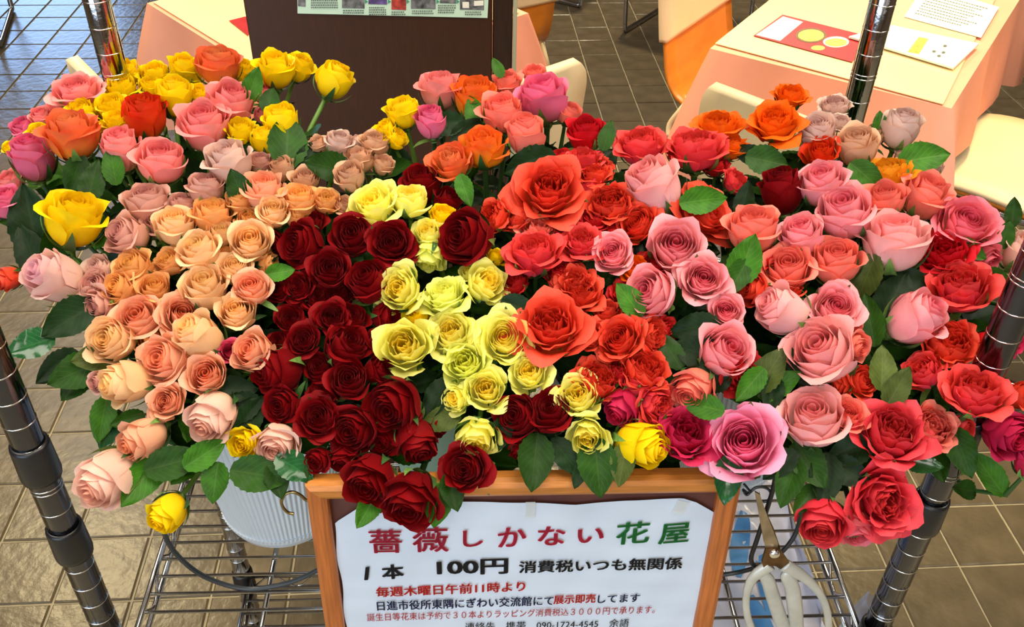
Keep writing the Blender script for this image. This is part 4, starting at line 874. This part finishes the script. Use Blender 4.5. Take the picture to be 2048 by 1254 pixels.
# x, y, width px, colour, style, direction the bloom points in the picture (deg), how far it is turned from the viewer (deg), depth below the surface (cm)
ROSES = """
12 405 62 hp tea 110 55 0
22 365 50 pk tea 130 60 1.5
65 315 80 hp bud 105 55 0
50 258 48 hp tea 120 60 1.5
83 236 40 pk tea 110 60 1
118 222 44 pk tea 110 60 1.5
155 185 92 pk open 100 62 0
80 268 42 ye tea 110 60 1
20 297 28 ye tea 120 60 1
145 272 100 ob tea 100 58 -1
165 228 62 ye cup 110 60 .5
225 215 66 ye cup 100 60 .5
243 175 62 ye cup 100 60 1
250 147 66 ye cup 100 62 1
312 150 60 ye cup 90 62 1.5
300 174 46 ye cup 90 60 1.5
368 138 58 ye tea 80 62 1.5
348 192 68 ye bud 90 58 0
398 188 46 ye cup 80 60 1
235 243 56 ye cup 100 62 .5
203 262 36 ye tea 100 62 1
290 230 84 ored bud 95 60 0
243 300 74 pk bud 100 60 0
322 322 90 pk tea 90 48 -.5
408 255 98 pk tea 95 48 0
148 440 112 ye tea 80 60 -1
295 410 78 mv tea 100 50 .5
257 473 80 mv tea 150 45 0
318 450 58 mv tea 110 40 1
368 412 56 mv tea 90 55 1
437 130 84 ob tea 92 64 0
485 142 54 ye cup 80 62 1.5
385 150 44 ye cup 90 62 2
552 142 74 ye tea 92 62 0
598 136 56 ye tea 65 62 .8
670 158 68 ye bud 62 68 0
463 205 88 pk tea 80 50 0
527 188 42 pk tea 80 60 1.5
527 232 34 pk tea 80 60 1.5
562 243 66 ye bud 95 66 0
480 262 62 ye cup 90 60 .3
530 280 52 ye bud 95 66 .3
400 192 46 ye cup 90 60 1
458 324 90 ml tea 110 55 -.5
520 328 42 mv tea 90 55 .8
500 352 36 bg tea 90 50 1.5
412 378 70 mv tea 95 58 0
563 340 50 bg tea 110 60 1
610 362 52 bg tea 90 42 .5
637 290 40 bg tea 110 60 .8
677 288 54 ml tea 80 62 0
700 355 62 bg tea 110 45 0
718 322 54 bg tea 100 55 .6
748 288 56 bg tea 85 60 .6
765 330 50 bg cup 80 60 1
712 284 24 ml bud 110 62 .5
480 405 50 pa tea 110 50 .3
528 385 80 ps tea 95 50 0
598 402 72 pa tea 95 45 0
652 405 56 pa cup 90 45 .3
686 410 42 bg cup 80 45 .6
547 428 60 pe tea 90 32 -.3
593 434 46 pa tea 70 40 .4
425 430 74 pa tea 90 50 .2
498 440 52 pa cup 90 40 .6
352 455 76 pe tea 95 45 0
398 505 80 pe tea 118 52 -.6
440 470 58 pe tea 90 42 .2
452 505 44 pa tea 90 50 .9
502 487 76 pe tea 100 30 -.2
508 452 44 pe tea 95 55 .8
535 528 46 pa cup 0 60 1
470 540 66 pe tea 100 40 0
505 578 70 ps tea 110 32 -.5
412 580 86 pe tea 105 45 -.3
340 525 64 pa cup 130 50 .6
308 578 62 pa tea 95 40 .2
268 537 72 pa tea 130 50 .2
246 580 70 pa tea 150 45 .4
200 545 58 ml tea 140 50 .8
195 574 66 mv tea 150 35 .4
197 612 76 mv open 190 50 .4
110 555 100 mp bud 155 56 -.5
365 630 92 ps open 80 22 0
400 675 84 pe bud 140 54 -.6
475 627 74 pe tea 110 32 -.2
277 637 84 ps tea 120 32 -.2
228 682 86 pe tea 165 36 -.2
310 683 70 pa cup 100 45 .7
332 720 94 ps tea 165 38 -.3
460 702 44 fu open 120 20 -.2
510 706 80 ps tea 150 36 -.3
415 752 76 ps tea 130 20 -.2
256 765 86 pe bud 185 62 -.4
198 764 42 mv tea 185 50 .3
337 805 74 ps open 160 24 -.3
427 830 88 lp bud 235 48 -.3
287 876 80 ps bud 212 60 -.4
220 954 104 lp bud 222 58 -.4
334 1026 70 ye bud 232 62 0
490 885 66 ye cup 210 34 0
556 886 80 lp tea 250 42 0
14 558 48 co bud 200 66 .5
550 487 52 rd open 180 30 1
608 490 82 rd tea 170 38 0
622 450 58 rd open 110 40 .8
706 475 78 rd tea 110 28 0
783 488 90 rd open 110 18 -.3
660 542 74 rd tea 100 24 .1
737 565 78 rd bud 120 42 -.1
935 476 102 rd tea 165 32 -.8
600 578 62 rd open 130 30 1
560 580 62 rd open 150 35 1.2
665 636 66 rd open 90 15 0
608 683 66 rd open 120 20 .2
702 640 62 rd tea 70 40 .8
770 632 54 rd tea 0 50 1
692 697 80 rd tea 60 42 .2
552 742 88 rd bud 190 56 .1
698 763 80 rd tea 100 20 -.2
755 742 56 rd tea 30 50 .7
568 810 68 rd tea 190 36 .1
637 838 84 rd open 120 22 -.2
790 812 110 rd tea 215 34 -.4
710 860 90 rd tea 200 30 0
835 880 78 rd bud 290 56 .2
638 918 50 rd tea 220 40 .3
690 915 62 rd tea 250 50 .6
745 955 96 rd tea 240 42 -.3
825 996 108 rd tea 252 50 -.5
932 937 92 rd open 190 22 -.3
1035 835 84 rd tea 160 28 .1
1100 826 84 rd tea 100 34 .1
1045 898 46 rd tea 260 60 .8
843 372 78 rd tea 100 50 1.2
895 405 58 rd tea 60 50 1.5
1562 380 84 rd bud 100 56 .5
1697 358 32 rd tea 90 56 1
580 640 60 rd open 90 30 1.5
635 600 60 rd open 90 30 1.5
560 690 50 rd tea 120 40 1.5
650 790 60 rd tea 120 40 1.5
760 690 60 rd tea 60 40 1.3
770 880 60 rd tea 220 40 1
870 855 40 rd tea 0 60 1.6
640 740 56 rd tea 120 30 1.3
680 590 56 rd tea 120 30 1.3
748 410 90 ly cup 118 44 -.2
820 404 74 ly cup 92 56 -.2
885 432 56 ye cup 80 56 .4
857 470 62 ly cup 110 45 .2
860 512 64 lg cup 250 60 .4
803 580 88 ly cup 150 28 -.2
890 596 88 lg wavy 110 50 0
970 568 82 ly cup 40 34 -.1
992 515 38 ye cup 60 56 .8
940 545 42 ly cup 100 50 .9
835 632 52 ye cup 120 45 .7
810 694 108 ly cup 120 16 -.4
903 668 88 ly cup 110 28 -.1
1008 678 106 ly open 100 18 -.3
1068 708 46 ye cup 20 40 .6
930 726 86 lg cup 120 14 -.1
1058 748 78 ly cup 110 20 -.2
972 780 78 ly cup 110 16 -.2
913 796 58 ly cup 190 34 .2
955 872 84 ly cup 262 44 -.1
1157 793 84 ly cup 110 22 -.4
1175 870 80 ly cup 265 26 -.2
1281 888 88 ye bud 342 56 -.1
806 226 64 ye tea 105 58 0
790 277 50 ye cup 60 60 .8
772 262 50 ye cup 120 60 .6
880 182 78 lpk tea 92 66 .4
950 200 84 oy tea 90 62 .3
862 242 60 hp bud 98 60 0
1015 172 54 cp tea 95 60 .8
1070 148 46 cp cup 90 56 1
1087 200 94 hp tea 100 56 0
1137 227 48 cp tea 70 62 .8
1003 230 76 cp tea 95 50 -.1
1052 270 70 cp bud 95 62 -.1
968 298 92 oy cup 95 56 -.2
903 325 82 ob cup 112 48 -.3
1170 270 72 sc tea 90 62 .6
1168 322 70 cr ruf 90 56 .6
1190 352 62 co ruf 95 50 .4
1122 325 56 scr tea 110 56 1
1180 378 46 rc tea 110 56 .8
1098 385 132 co wavy 90 30 -.5
988 436 68 co frill 140 44 .4
1036 442 66 co ruf 120 50 .9
1068 512 104 cr ruf 95 52 -.3
1076 462 64 cp cup 80 50 .5
1165 490 90 cr wavy 90 45 .2
1150 568 76 co ruf 100 40 .5
1030 568 58 scr frill 140 45 .9
1220 412 86 co frill 100 36 .3
1275 450 82 co open 120 32 .3
1195 345 66 co frill 90 50 .8
1282 298 94 cr ruf 95 52 0
1390 300 112 cr ruf 90 58 -.2
1438 256 84 or ruf 90 60 .4
1462 295 64 or ruf 80 58 .6
1468 366 52 cr frill 40 56 .9
1405 428 112 co wavy 40 50 .5
1580 196 62 or ruf 80 62 .6
1550 252 96 or wavy 90 50 -.1
1643 306 72 ored cup 95 42 0
1670 215 56 ml frill 90 56 .7
1680 250 44 ml cup 80 60 .6
1635 264 72 ml tea 95 42 0
1712 295 82 bg tea 95 48 -.1
1803 254 74 ml bud 75 64 -.3
1747 272 46 bg tea 80 60 .8
1860 332 50 ml tea 80 64 .6
1805 312 30 ml tea 90 60 1
1775 350 92 yo ruf 90 56 .6
1643 371 90 pk tea 95 44 -.3
1690 430 106 pk tea 100 38 -.3
1768 402 76 cp tea 90 46 .2
1850 395 92 cp tea 65 62 0
1603 472 84 pk tea 100 42 -.1
1930 452 114 hpk open 60 44 -.2
1965 512 60 hpk tea 320 60 .8
1790 486 118 spk tea 88 56 -.5
1890 512 100 sc ruf 90 44 .1
1672 526 94 cp tea 85 46 0
2040 505 66 lp bud 60 60 .2
1308 372 108 spk bud 118 50 -.8
1505 458 98 cp tea 85 48 -.2
1226 508 80 pk open 110 26 -.3
1350 496 98 pk tea 80 24 -.3
1405 562 96 pk open 70 20 -.5
1305 588 98 pk tea 150 30 -.4
1452 625 72 pk open 90 20 -.3
1448 705 98 pk tea 40 34 -.3
1575 540 86 cp tea 90 36 .2
1530 517 52 scr ruf 90 50 .8
1512 580 66 co tea 170 44 .8
1563 620 88 spk bud 150 56 -.4
1668 618 100 pk open 50 28 -.1
1695 652 64 cp ruf 350 50 .6
1645 705 130 spk tea 120 32 -.6
1580 578 52 co cup 95 50 .5
1388 775 86 cp tea 235 42 .2
1475 745 88 scr ruf 330 42 .7
1920 582 118 cr ruf 90 44 -.2
1832 636 100 pk bud 35 62 -.3
1895 690 100 co frill 60 38 .2
1848 744 82 cr cup 120 42 .1
1948 790 112 cr ruf 75 46 -3.2
1968 690 56 sc tea 340 50 .6
2035 620 66 scr tea 340 50 .4
2008 680 62 fr tea 340 50 .8
1722 762 62 co cup 20 44 .5
1675 765 60 co cup 200 44 .5
1708 692 58 cp tea 340 50 .6
1626 838 116 spk tea 90 34 -.5
1692 832 78 cp open 60 30 0
1780 870 132 rc ruf 60 32 -.3
1858 858 90 cp frill 40 32 0
1922 855 52 cr tea 340 56 .5
2038 792 56 co tea 20 50 .4
2056 925 50 fr bud 70 60 .2
2010 866 88 fr tea 330 50 .3
1762 1000 138 rc wavy 330 30 -.3
1645 1037 90 rc tea 262 42 -.2
1712 1055 70 hpk tea 280 56 .6
1368 872 104 fr ruf 60 32 0
1488 888 138 pkh open 90 14 -.4
1285 742 90 co frill 60 36 .2
1308 806 80 cr ruf 340 40 .5
1245 815 66 fr bud 230 52 .2
1272 770 56 cr tea 90 46 .4
1102 655 136 co wavy 100 28 -.6
1162 588 86 co ruf 90 36 .3
1212 622 56 co cup 90 50 .4
1178 672 64 co frill 90 26 0
1240 680 92 co open 120 24 -.3
1298 672 72 co ruf 0 50 .4
1190 765 86 co frill 60 38 .6
1270 542 56 or cup 90 40 .6
1120 545 60 scr ruf 90 40 1.2
1190 440 60 scr ruf 90 40 1
1135 450 60 scr ruf 90 40 1.2
1330 660 50 scr ruf 0 50 1.2
1250 590 60 scr ruf 90 40 1.2
1240 740 64 scr frill 90 40 1
1340 420 60 scr ruf 90 40 1.2
1310 530 56 scr ruf 90 40 1.3
1430 335 50 scr ruf 90 50 1.3
1230 460 56 scr ruf 90 40 1
1340 850 40 fr ruf 90 50 .8
""".strip().split('\n')
RD = []
for ln in ROSES:
    a = ln.split(); RD.append((float(a[0]), float(a[1]), float(a[2]), 'pr' if a[3] == 'pk' and float(a[0]) > 1180 else a[3], a[4], float(a[5]), float(a[6]), float(a[7])))
# ---- labels: a few landmarks by hand, every other rose by its nearest landmark
LM = {(670,158): ('lone yellow rosebud on a long bare stem before the brown board', 'the lone yellow bud on the brown board'),
 (437,130): ('orange blush rose standing highest at the upper left', 'the highest orange rose at upper left'),
 (552,142): ('yellow rose with dark sepals against the left of the brown board', 'the yellow rose against the board'),
 (145,272): ('large orange blush rose at the far left among pink roses', 'the big orange rose at far left'),
 (290,230): ('orange red rose surrounded by yellow roses at the upper left', 'the orange red rose amid yellows'),
 (148,440): ('big single yellow rose low on the left edge', 'the big single yellow rose at left'),
 (322,322): ('round pink rose above the mauve and peach roses, left', 'the round pink rose at left'),
 (110,555): ('blush mauve rose turned away at the left edge', 'the blush mauve rose at the left edge'),
 (365,630): ('wide salmon peach rose with a tight spiral centre amid peach roses', 'the wide peach spiral rose'),
 (460,702): ('small fuchsia rose squeezed among the peach roses', 'the small fuchsia rose'),
 (220,954): ('pale blush rose lowest on the left, before the floor', 'the lowest blush rose on the left'),
 (334,1026): ('yellow rose hanging down over the wire shelf at left', 'the yellow rose over the wire shelf'),
 (556,886): ('pale blush rose below the dark reds, above the ribbed bucket', 'the blush rose above the bucket'),
 (783,488): ('broad dark red rose with a round dark centre, top right of the dark reds', 'the broad top right dark red'),
 (935,476): ('single large dark red rose between lemon and coral roses', 'the single large dark red rose'),
 (665,636): ('face-on dark red rose in the middle of the dark reds', 'the central dark red rose'),
 (825,996): ('dark red rose hanging lowest over the sign paper', 'the dark red over the sign'),
 (932,937): ('dark red rose facing out just above the sign frame', 'the dark red above the frame'),
 (790,812): ('largest dark red rose low in the dark red block', 'the largest low dark red'),
 (810,694): ('biggest lemon rose with a ruffled yellow centre', 'the biggest lemon rose'),
 (1008,678): ('open lemon rose beside the large coral rose', 'the open lemon by the coral'),
 (748,410): ('lemon rose at the top left of the lemon column', 'the top left lemon rose'),
 (1157,793): ('lemon rose with yellow centre against coral red roses', 'the lemon against the corals'),
 (1281,888): ('yellow rosebud lying sideways above the sign frame', 'the sideways yellow bud'),
 (806,226): ('yellow rose with long green sepals right of the brown board centre', 'the yellow rose right of board centre'),
 (1087,200): ('large hot pink rose at the top of the middle', 'the large hot pink top rose'),
 (968,298): ('ruffled yellow orange rose above the dark leaves, top middle', 'the ruffled top middle orange'),
 (1098,385): ('large wavy coral orange rose with a spiral centre, upper middle', 'the large upper wavy coral'),
 (1102,655): ('largest wavy coral orange rose, right of the lemon roses', 'the largest wavy coral'),
 (1308,372): ('large soft pink rosebud rising over the coral roses', 'the large soft pink bud'),
 (1390,300): ('big cup shaped coral red rose seen from the side', 'the cup shaped coral rose'),
 (1550,252): ('bright orange rose before the grey chair back', 'the bright orange rose'),
 (1803,254): ('pale mauve rosebud standing before the pink tablecloth', 'the pale mauve bud by the tablecloth'),
 (1405,562): ('tall oval pink rose with tight spiral, right of centre', 'the oval pink spiral rose'),
 (1690,430): ('large pink rose with deep spiral at the upper right', 'the large upper right pink'),
 (1930,452): ('wide rose pink rose at the far upper right', 'the wide far right pink'),
 (1790,486): ('soft pink cupped rose seen from the side, right', 'the side-on soft pink cup'),
 (1645,705): ('large soft pink rose turned left, right of centre', 'the large soft pink rose'),
 (1920,582): ('big coral red rose with magenta underside at the right', 'the big right coral rose'),
 (1832,636): ('pink rosebud lying on its side in the dark gap at right', 'the lying pink bud'),
 (1948,790): ('coral red rose in front of the right front post', 'the coral rose before the post'),
 (1626,838): ('large soft pink rose at the lower right', 'the lower right soft pink rose'),
 (1780,870): ('big rosy red ruffled rose at the lower right', 'the big rosy red rose'),
 (1762,1000): ('huge open rosy red rose lowest at the right', 'the huge lowest rosy red'),
 (1488,888): ('flat wide-open bright pink rose above the corner of the sign', 'the wide-open bright pink rose'),
 (1368,872): ('crimson pink ruffled rose left of the wide-open bright pink rose', 'the crimson ruffled rose'),
 (1475,745): ('scarlet coral ruffled rose peeping out below a pink rose', 'the scarlet peeping rose')}
DIRS = ['right of', 'upper right of', 'above', 'upper left of', 'left of', 'lower left of', 'below', 'lower right of']
POSE = lambda st, o: {'bud': 'bud', 'tea': 'half-open rose', 'open': 'open spiral rose', 'ruf': 'ruffled rose', 'frill': 'frilly rose', 'wavy': 'wavy rose', 'cup': 'cupped rose'}[st]
def make_labels():
    lab = {}; keys = list(LM); cand = {}
    for i, (x, y, s, c, st, d, o, off) in enumerate(RD):
        if (int(x), int(y)) in LM: lab[i] = LM[(int(x), int(y))][0]
    used = set(lab.values())
    for i, (x, y, s, c, st, d, o, off) in enumerate(RD):
        if i in lab: continue
        best = None
        ks = sorted(keys, key=lambda k: math.hypot(k[0]-x, k[1]-y))
        for rank in range(0, 4):
            for k in ks[:14]:
                sec = int(((math.degrees(math.atan2(-(y-k[1]), x-k[0]))+22.5) % 360)//45)
                # all roses of this colour in the same direction from the landmark, nearest first
                same = []
                for j, r in enumerate(RD):
                    if (int(r[0]), int(r[1])) in LM: continue
                    if r[3] != c: continue
                    s2 = int(((math.degrees(math.atan2(-(r[1]-k[1]), r[0]-k[0]))+22.5) % 360)//45)
                    if s2 == sec: same.append((math.hypot(r[0]-k[0], r[1]-k[1]), j))
                same.sort(); pos = [j for _, j in same].index(i)
                if pos == rank:
                    t = ('', 'second ', 'third ', 'fourth ')[rank]
                    l = '%s%s %s %s %s' % ('nearest ' if rank == 0 and len(same) > 1 else t, CNAME[c], POSE(st, o), DIRS[sec], LM[k][1])
                    if l not in used and len(l.split()) <= 16: best = l; break
            if best: break
        lab[i] = best or '%s %s in the mixed roses' % (CNAME[c], POSE(st, o)); used.add(lab[i])
    return lab
LAB = make_labels()

LEAFCOL = ['leaf', 'leaf', 'leafd', 'leafb', 'leafd']
rg = random.Random(11)
rose_objs = []
headbase = []
for i, (x, y, s, c, st, d, o, off) in enumerate(RD):
    heart, outs, h = style_meshes(st, i % 4)
    P = on_canopy(x, y, -off*.012)
    W_ = s*(P-CAM).dot(FW)/FPX
    ra, ro = math.radians(d), math.radians(o+(8 if y < 500 and st in ('tea', 'bud', 'ruf') and 30 < o < 60 else 0))
    tocam = (CAM-P).normalized(); rx = RT - tocam*RT.dot(tocam); rx.normalize(); uy = tocam.cross(rx)
    ax = (tocam*math.cos(ro)+(rx*math.cos(ra)+uy*math.sin(ra))*math.sin(ro)).normalized()
    vis_w = {'bud': 1.00, 'tea': 1.06, 'open': 1.12, 'ruf': 1.16, 'frill': 1.10, 'wavy': 1.24, 'cup': 1.12}[st]
    k = W_/vis_w*.97
    base = P-ax*(h*k*.52)
    # rotation taking z to ax
    Q = Vector((0, 0, 1)).rotation_difference(ax) @ Quaternion((0, 0, 1), rg.uniform(0, 6.28))
    root = empty('rose', base, 0, LAB[i], 'rose', GROUP.get(c, 'pink roses'))
    H = Q.to_matrix().to_4x4() @ Matrix.Diagonal((k*rg.uniform(.95, 1.06), k*rg.uniform(.95, 1.06), k*rg.uniform(.94, 1.08), 1))
    mat = PM[c]
    link('petal_heart', heart, mat, root, H)
    for om in outs: 
        o_ = link('petal', om, mat, root, H @ Matrix.Rotation(rg.uniform(-.03, .03), 4, 'X'))
    cal = link('calyx', hip, M['sepal'], root, H)
    for sm in sepals[i % 3]: link('sepal', sm, M['sepal' if rg.random() < .5 else 'sepald'], cal)
    # stem: leaves along the bloom's axis and bends to the nearest bucket
    bk = min(BUCK, key=lambda b: (b-base).length+.4*abs(b.x-base.x))
    goal = bk+Vector((rg.uniform(-.055, .055), rg.uniform(-.055, .055), -.04-0*rg.random()))
    n0 = -ax; L_ = (goal-base).length
    if c == 'ye' and int(x) == 670: n0 = (PY(640, 215, base.y*.99)-base).normalized()
    dn = Vector((0, 0, -1))
    c1 = base+n0*min(.09, L_*.4); c2 = goal+Vector((0, 0, .05))+(base-goal)*.25
    pts = []
    for q in range(9):
        t = q/8; m = 1-t; pts.append(base*m**3+c1*(3*m*m*t)+c2*(3*m*t*t)+goal*t**3-base-n0*(-.0)*m)
    MB().tube(pts, .0022, 6, cap=False, rs=[.0030*min(1.3, k/.04), .0023, .0021, .0021, .0022, .0023, .0024, .0024, .0024]).build('stem', M['stem' if c in ('ye', 'ly', 'mv', 'ml', 'pk') else 'stemd'], root, True)
    rose_objs.append((x, y, root, base, ax, pts))
    # leaves along the stem
    nl = 6 if off < 1 else 4
    for q in range(nl):
        t = rg.choice([1, 2, 2, 3, 3, 4]); p = pts[t]+Vector((rg.uniform(-.004, .004),)*3)
        az_ = rg.uniform(0, 6.28); el = rg.uniform(-.15, .65); dr = Vector((math.cos(az_)*math.cos(el), math.sin(az_)*math.cos(el), math.sin(el)))
        if base.y > .8 and dr.y > .2: dr.y *= -.3
        nrm = (Vector((0, -.55, 1))+Vector((rg.uniform(-.6, .6), rg.uniform(-.6, .6), 0))).normalized()
        xx = dr.normalized(); yy = nrm.cross(xx).normalized(); zz = xx.cross(yy)
        L2 = rg.uniform(.030, .050)
        if p.z+xx.z*L2 > -.004-base.z*0+0 and t < 2: xx.z -= .3
        mw = Matrix(((xx.x, yy.x, zz.x, p.x), (xx.y, yy.y, zz.y, p.y), (xx.z, yy.z, zz.z, p.z), (0, 0, 0, 1))) @ Matrix.Scale(L2, 4)
        link('leaf', leafs[rg.randrange(7)], M[rg.choice(LEAFCOL)], root, mw)
# leaves the photograph shows one by one: x, y (middle), length px, direction of the tip (deg), height over the surface (cm), tilt, kind
LV = """
225 330 84 100 .6 30 leafb
185 362 96 75 .2 25 leaf
150 350 90 250 -.6 20 leaf
62 440 150 100 -1 15 leafd
60 500 120 110 -1.5 20 leafd
110 495 100 240 -1 20 leaf
505 172 80 70 .8 30 leafb
575 280 120 82 0 45 leaf
540 200 60 75 0 50 leaf
478 378 84 110 .6 20 leaf
655 335 100 170 -.2 25 leaf
620 310 80 60 -1 30 leafd
60 690 96 195 1 40 leafs
140 640 120 215 0 20 leafd
190 715 90 190 0 15 leafo
150 745 110 205 -.2 15 leaf
115 735 100 220 -.6 20 leafd
205 838 96 262 0 15 leafb
150 770 80 230 -1 30 leaf
255 840 70 200 -1 20 leaf
220 860 90 250 -1 40 leafs
410 908 96 35 .6 10 leafb
350 925 120 15 .2 15 leaf
285 960 130 236 .2 15 leafb
430 965 84 265 .2 20 leafb
520 950 120 350 0 15 leaf
590 935 90 330 .3 20 leafs
555 960 80 285 0 20 leaf
1408 400 100 10 2.2 20 leafb
1490 520 110 70 1.2 15 leafb
1475 555 90 240 .6 20 leaf
1258 600 84 128 1.2 20 leafb
1385 655 110 190 0 20 leafd
1395 705 110 160 -.2 20 leafd
1340 700 90 120 -.6 20 leaf
1430 765 70 200 -.4 20 leafd
1848 316 100 12 1.0 20 leafb
2026 425 62 88 1.0 30 leaf
2010 470 60 75 .4 30 leaf
1535 322 90 350 0 25 leaf
1735 355 92 320 .2 20 leafb
1500 310 80 160 -.4 20 leafd
1490 400 80 80 -.6 20 leafd
1040 615 84 340 .4 20 leafd
1068 925 120 262 .2 15 leaf
1195 935 120 275 .4 20 leaf
1135 915 100 310 -.2 20 leafd
1245 930 90 260 .6 15 leafo
1160 950 60 250 -.2 20 leafd
735 1020 84 240 .6 15 leafb
875 1010 90 262 .4 15 leafb
905 985 80 285 0 15 leaf
1455 960 100 262 .8 15 leafs
1405 812 90 165 1.2 15 leafb
1500 770 90 230 .2 15 leafb
1540 740 110 60 .0 20 leafo
1560 770 100 30 -.4 20 leafb
1575 720 90 100 -.4 20 leafd
1545 790 80 260 -.4 20 leafd
1580 965 110 250 .0 20 leaf
1620 930 110 300 .2 20 leaf
1650 960 110 260 .1 20 leafd
1560 930 90 220 .1 20 leafd
1700 945 90 330 -.2 20 leafd
1700 905 100 200 -.6 20 leafd
1610 1000 80 230 -.2 20 leaf
1845 928 80 350 0 20 leafs
1925 905 104 285 .7 25 leaf
1765 735 96 85 .4 20 leafo
1795 775 96 60 .4 20 leafo
1740 640 110 100 -.8 20 leaf
1790 590 110 60 -1 20 leafd
1800 560 100 170 -1.2 20 leafd
1730 560 110 250 -.6 20 leafo
1995 560 70 330 .4 20 leaf
1940 500 70 330 .6 20 leafb
1690 1058 40 340 0 10 leaf
1700 1062 50 340 .2 15 leafb
995 135 46 115 1 30 leafb
1214 270 66 78 .6 30 leaf
950 225 70 110 .0 40 leafb
890 250 80 190 -.4 20 leafd
940 260 90 30 -.6 20 leafd
930 380 70 290 .4 40 leafb
1060 330 110 200 -1 15 leafd
700 1000 10 240 0 15 leaf
560 545 60 10 .3 20 leafb
470 820 110 200 -1 15 leafd
470 780 90 0 -1 15 leafd
500 830 90 60 -1.2 15 leafd
1000 870 80 250 -.2 20 leafd
870 800 100 240 -.6 20 leafd
880 840 90 200 -.8 20 leafo
600 940 60 300 -.3 20 leaf
1640 780 90 340 -.6 20 leafd
1760 250 60 90 0 50 leafb
"""
for ln in LV.strip().split('\n'):
    a = ln.split(); x, y, s, d, up_, tl = map(float, a[:6]); P = on_canopy(x, y, up_*.01)
    root, base = min(rose_objs, key=lambda r: (r[3]-P).length)[2:4]
    sz = s*(P-CAM).dot(FW)/FPX
    tocam = (CAM-P).normalized(); rx = (RT-tocam*RT.dot(tocam)).normalized(); uy = tocam.cross(rx); ra = math.radians(d)
    tip = (rx*math.cos(ra)+uy*math.sin(ra)); nrm = (tocam*math.cos(math.radians(tl))+Vector((0, 0, 1))*math.sin(math.radians(tl))*.6+rx*rg.uniform(-.25, .25)).normalized()
    xx = (tip-nrm*tip.dot(nrm)*.8).normalized(); yy = nrm.cross(xx).normalized(); zz = xx.cross(yy)
    p = P-xx*(sz*.5)-root.location
    mw = Matrix(((xx.x, yy.x, zz.x, p.x), (xx.y, yy.y, zz.y, p.y), (xx.z, yy.z, zz.z, p.z), (0, 0, 0, 1))) @ Matrix.Scale(sz, 4)
    link('leaf', leafs[rg.randrange(7)], M[a[6]], root, mw)
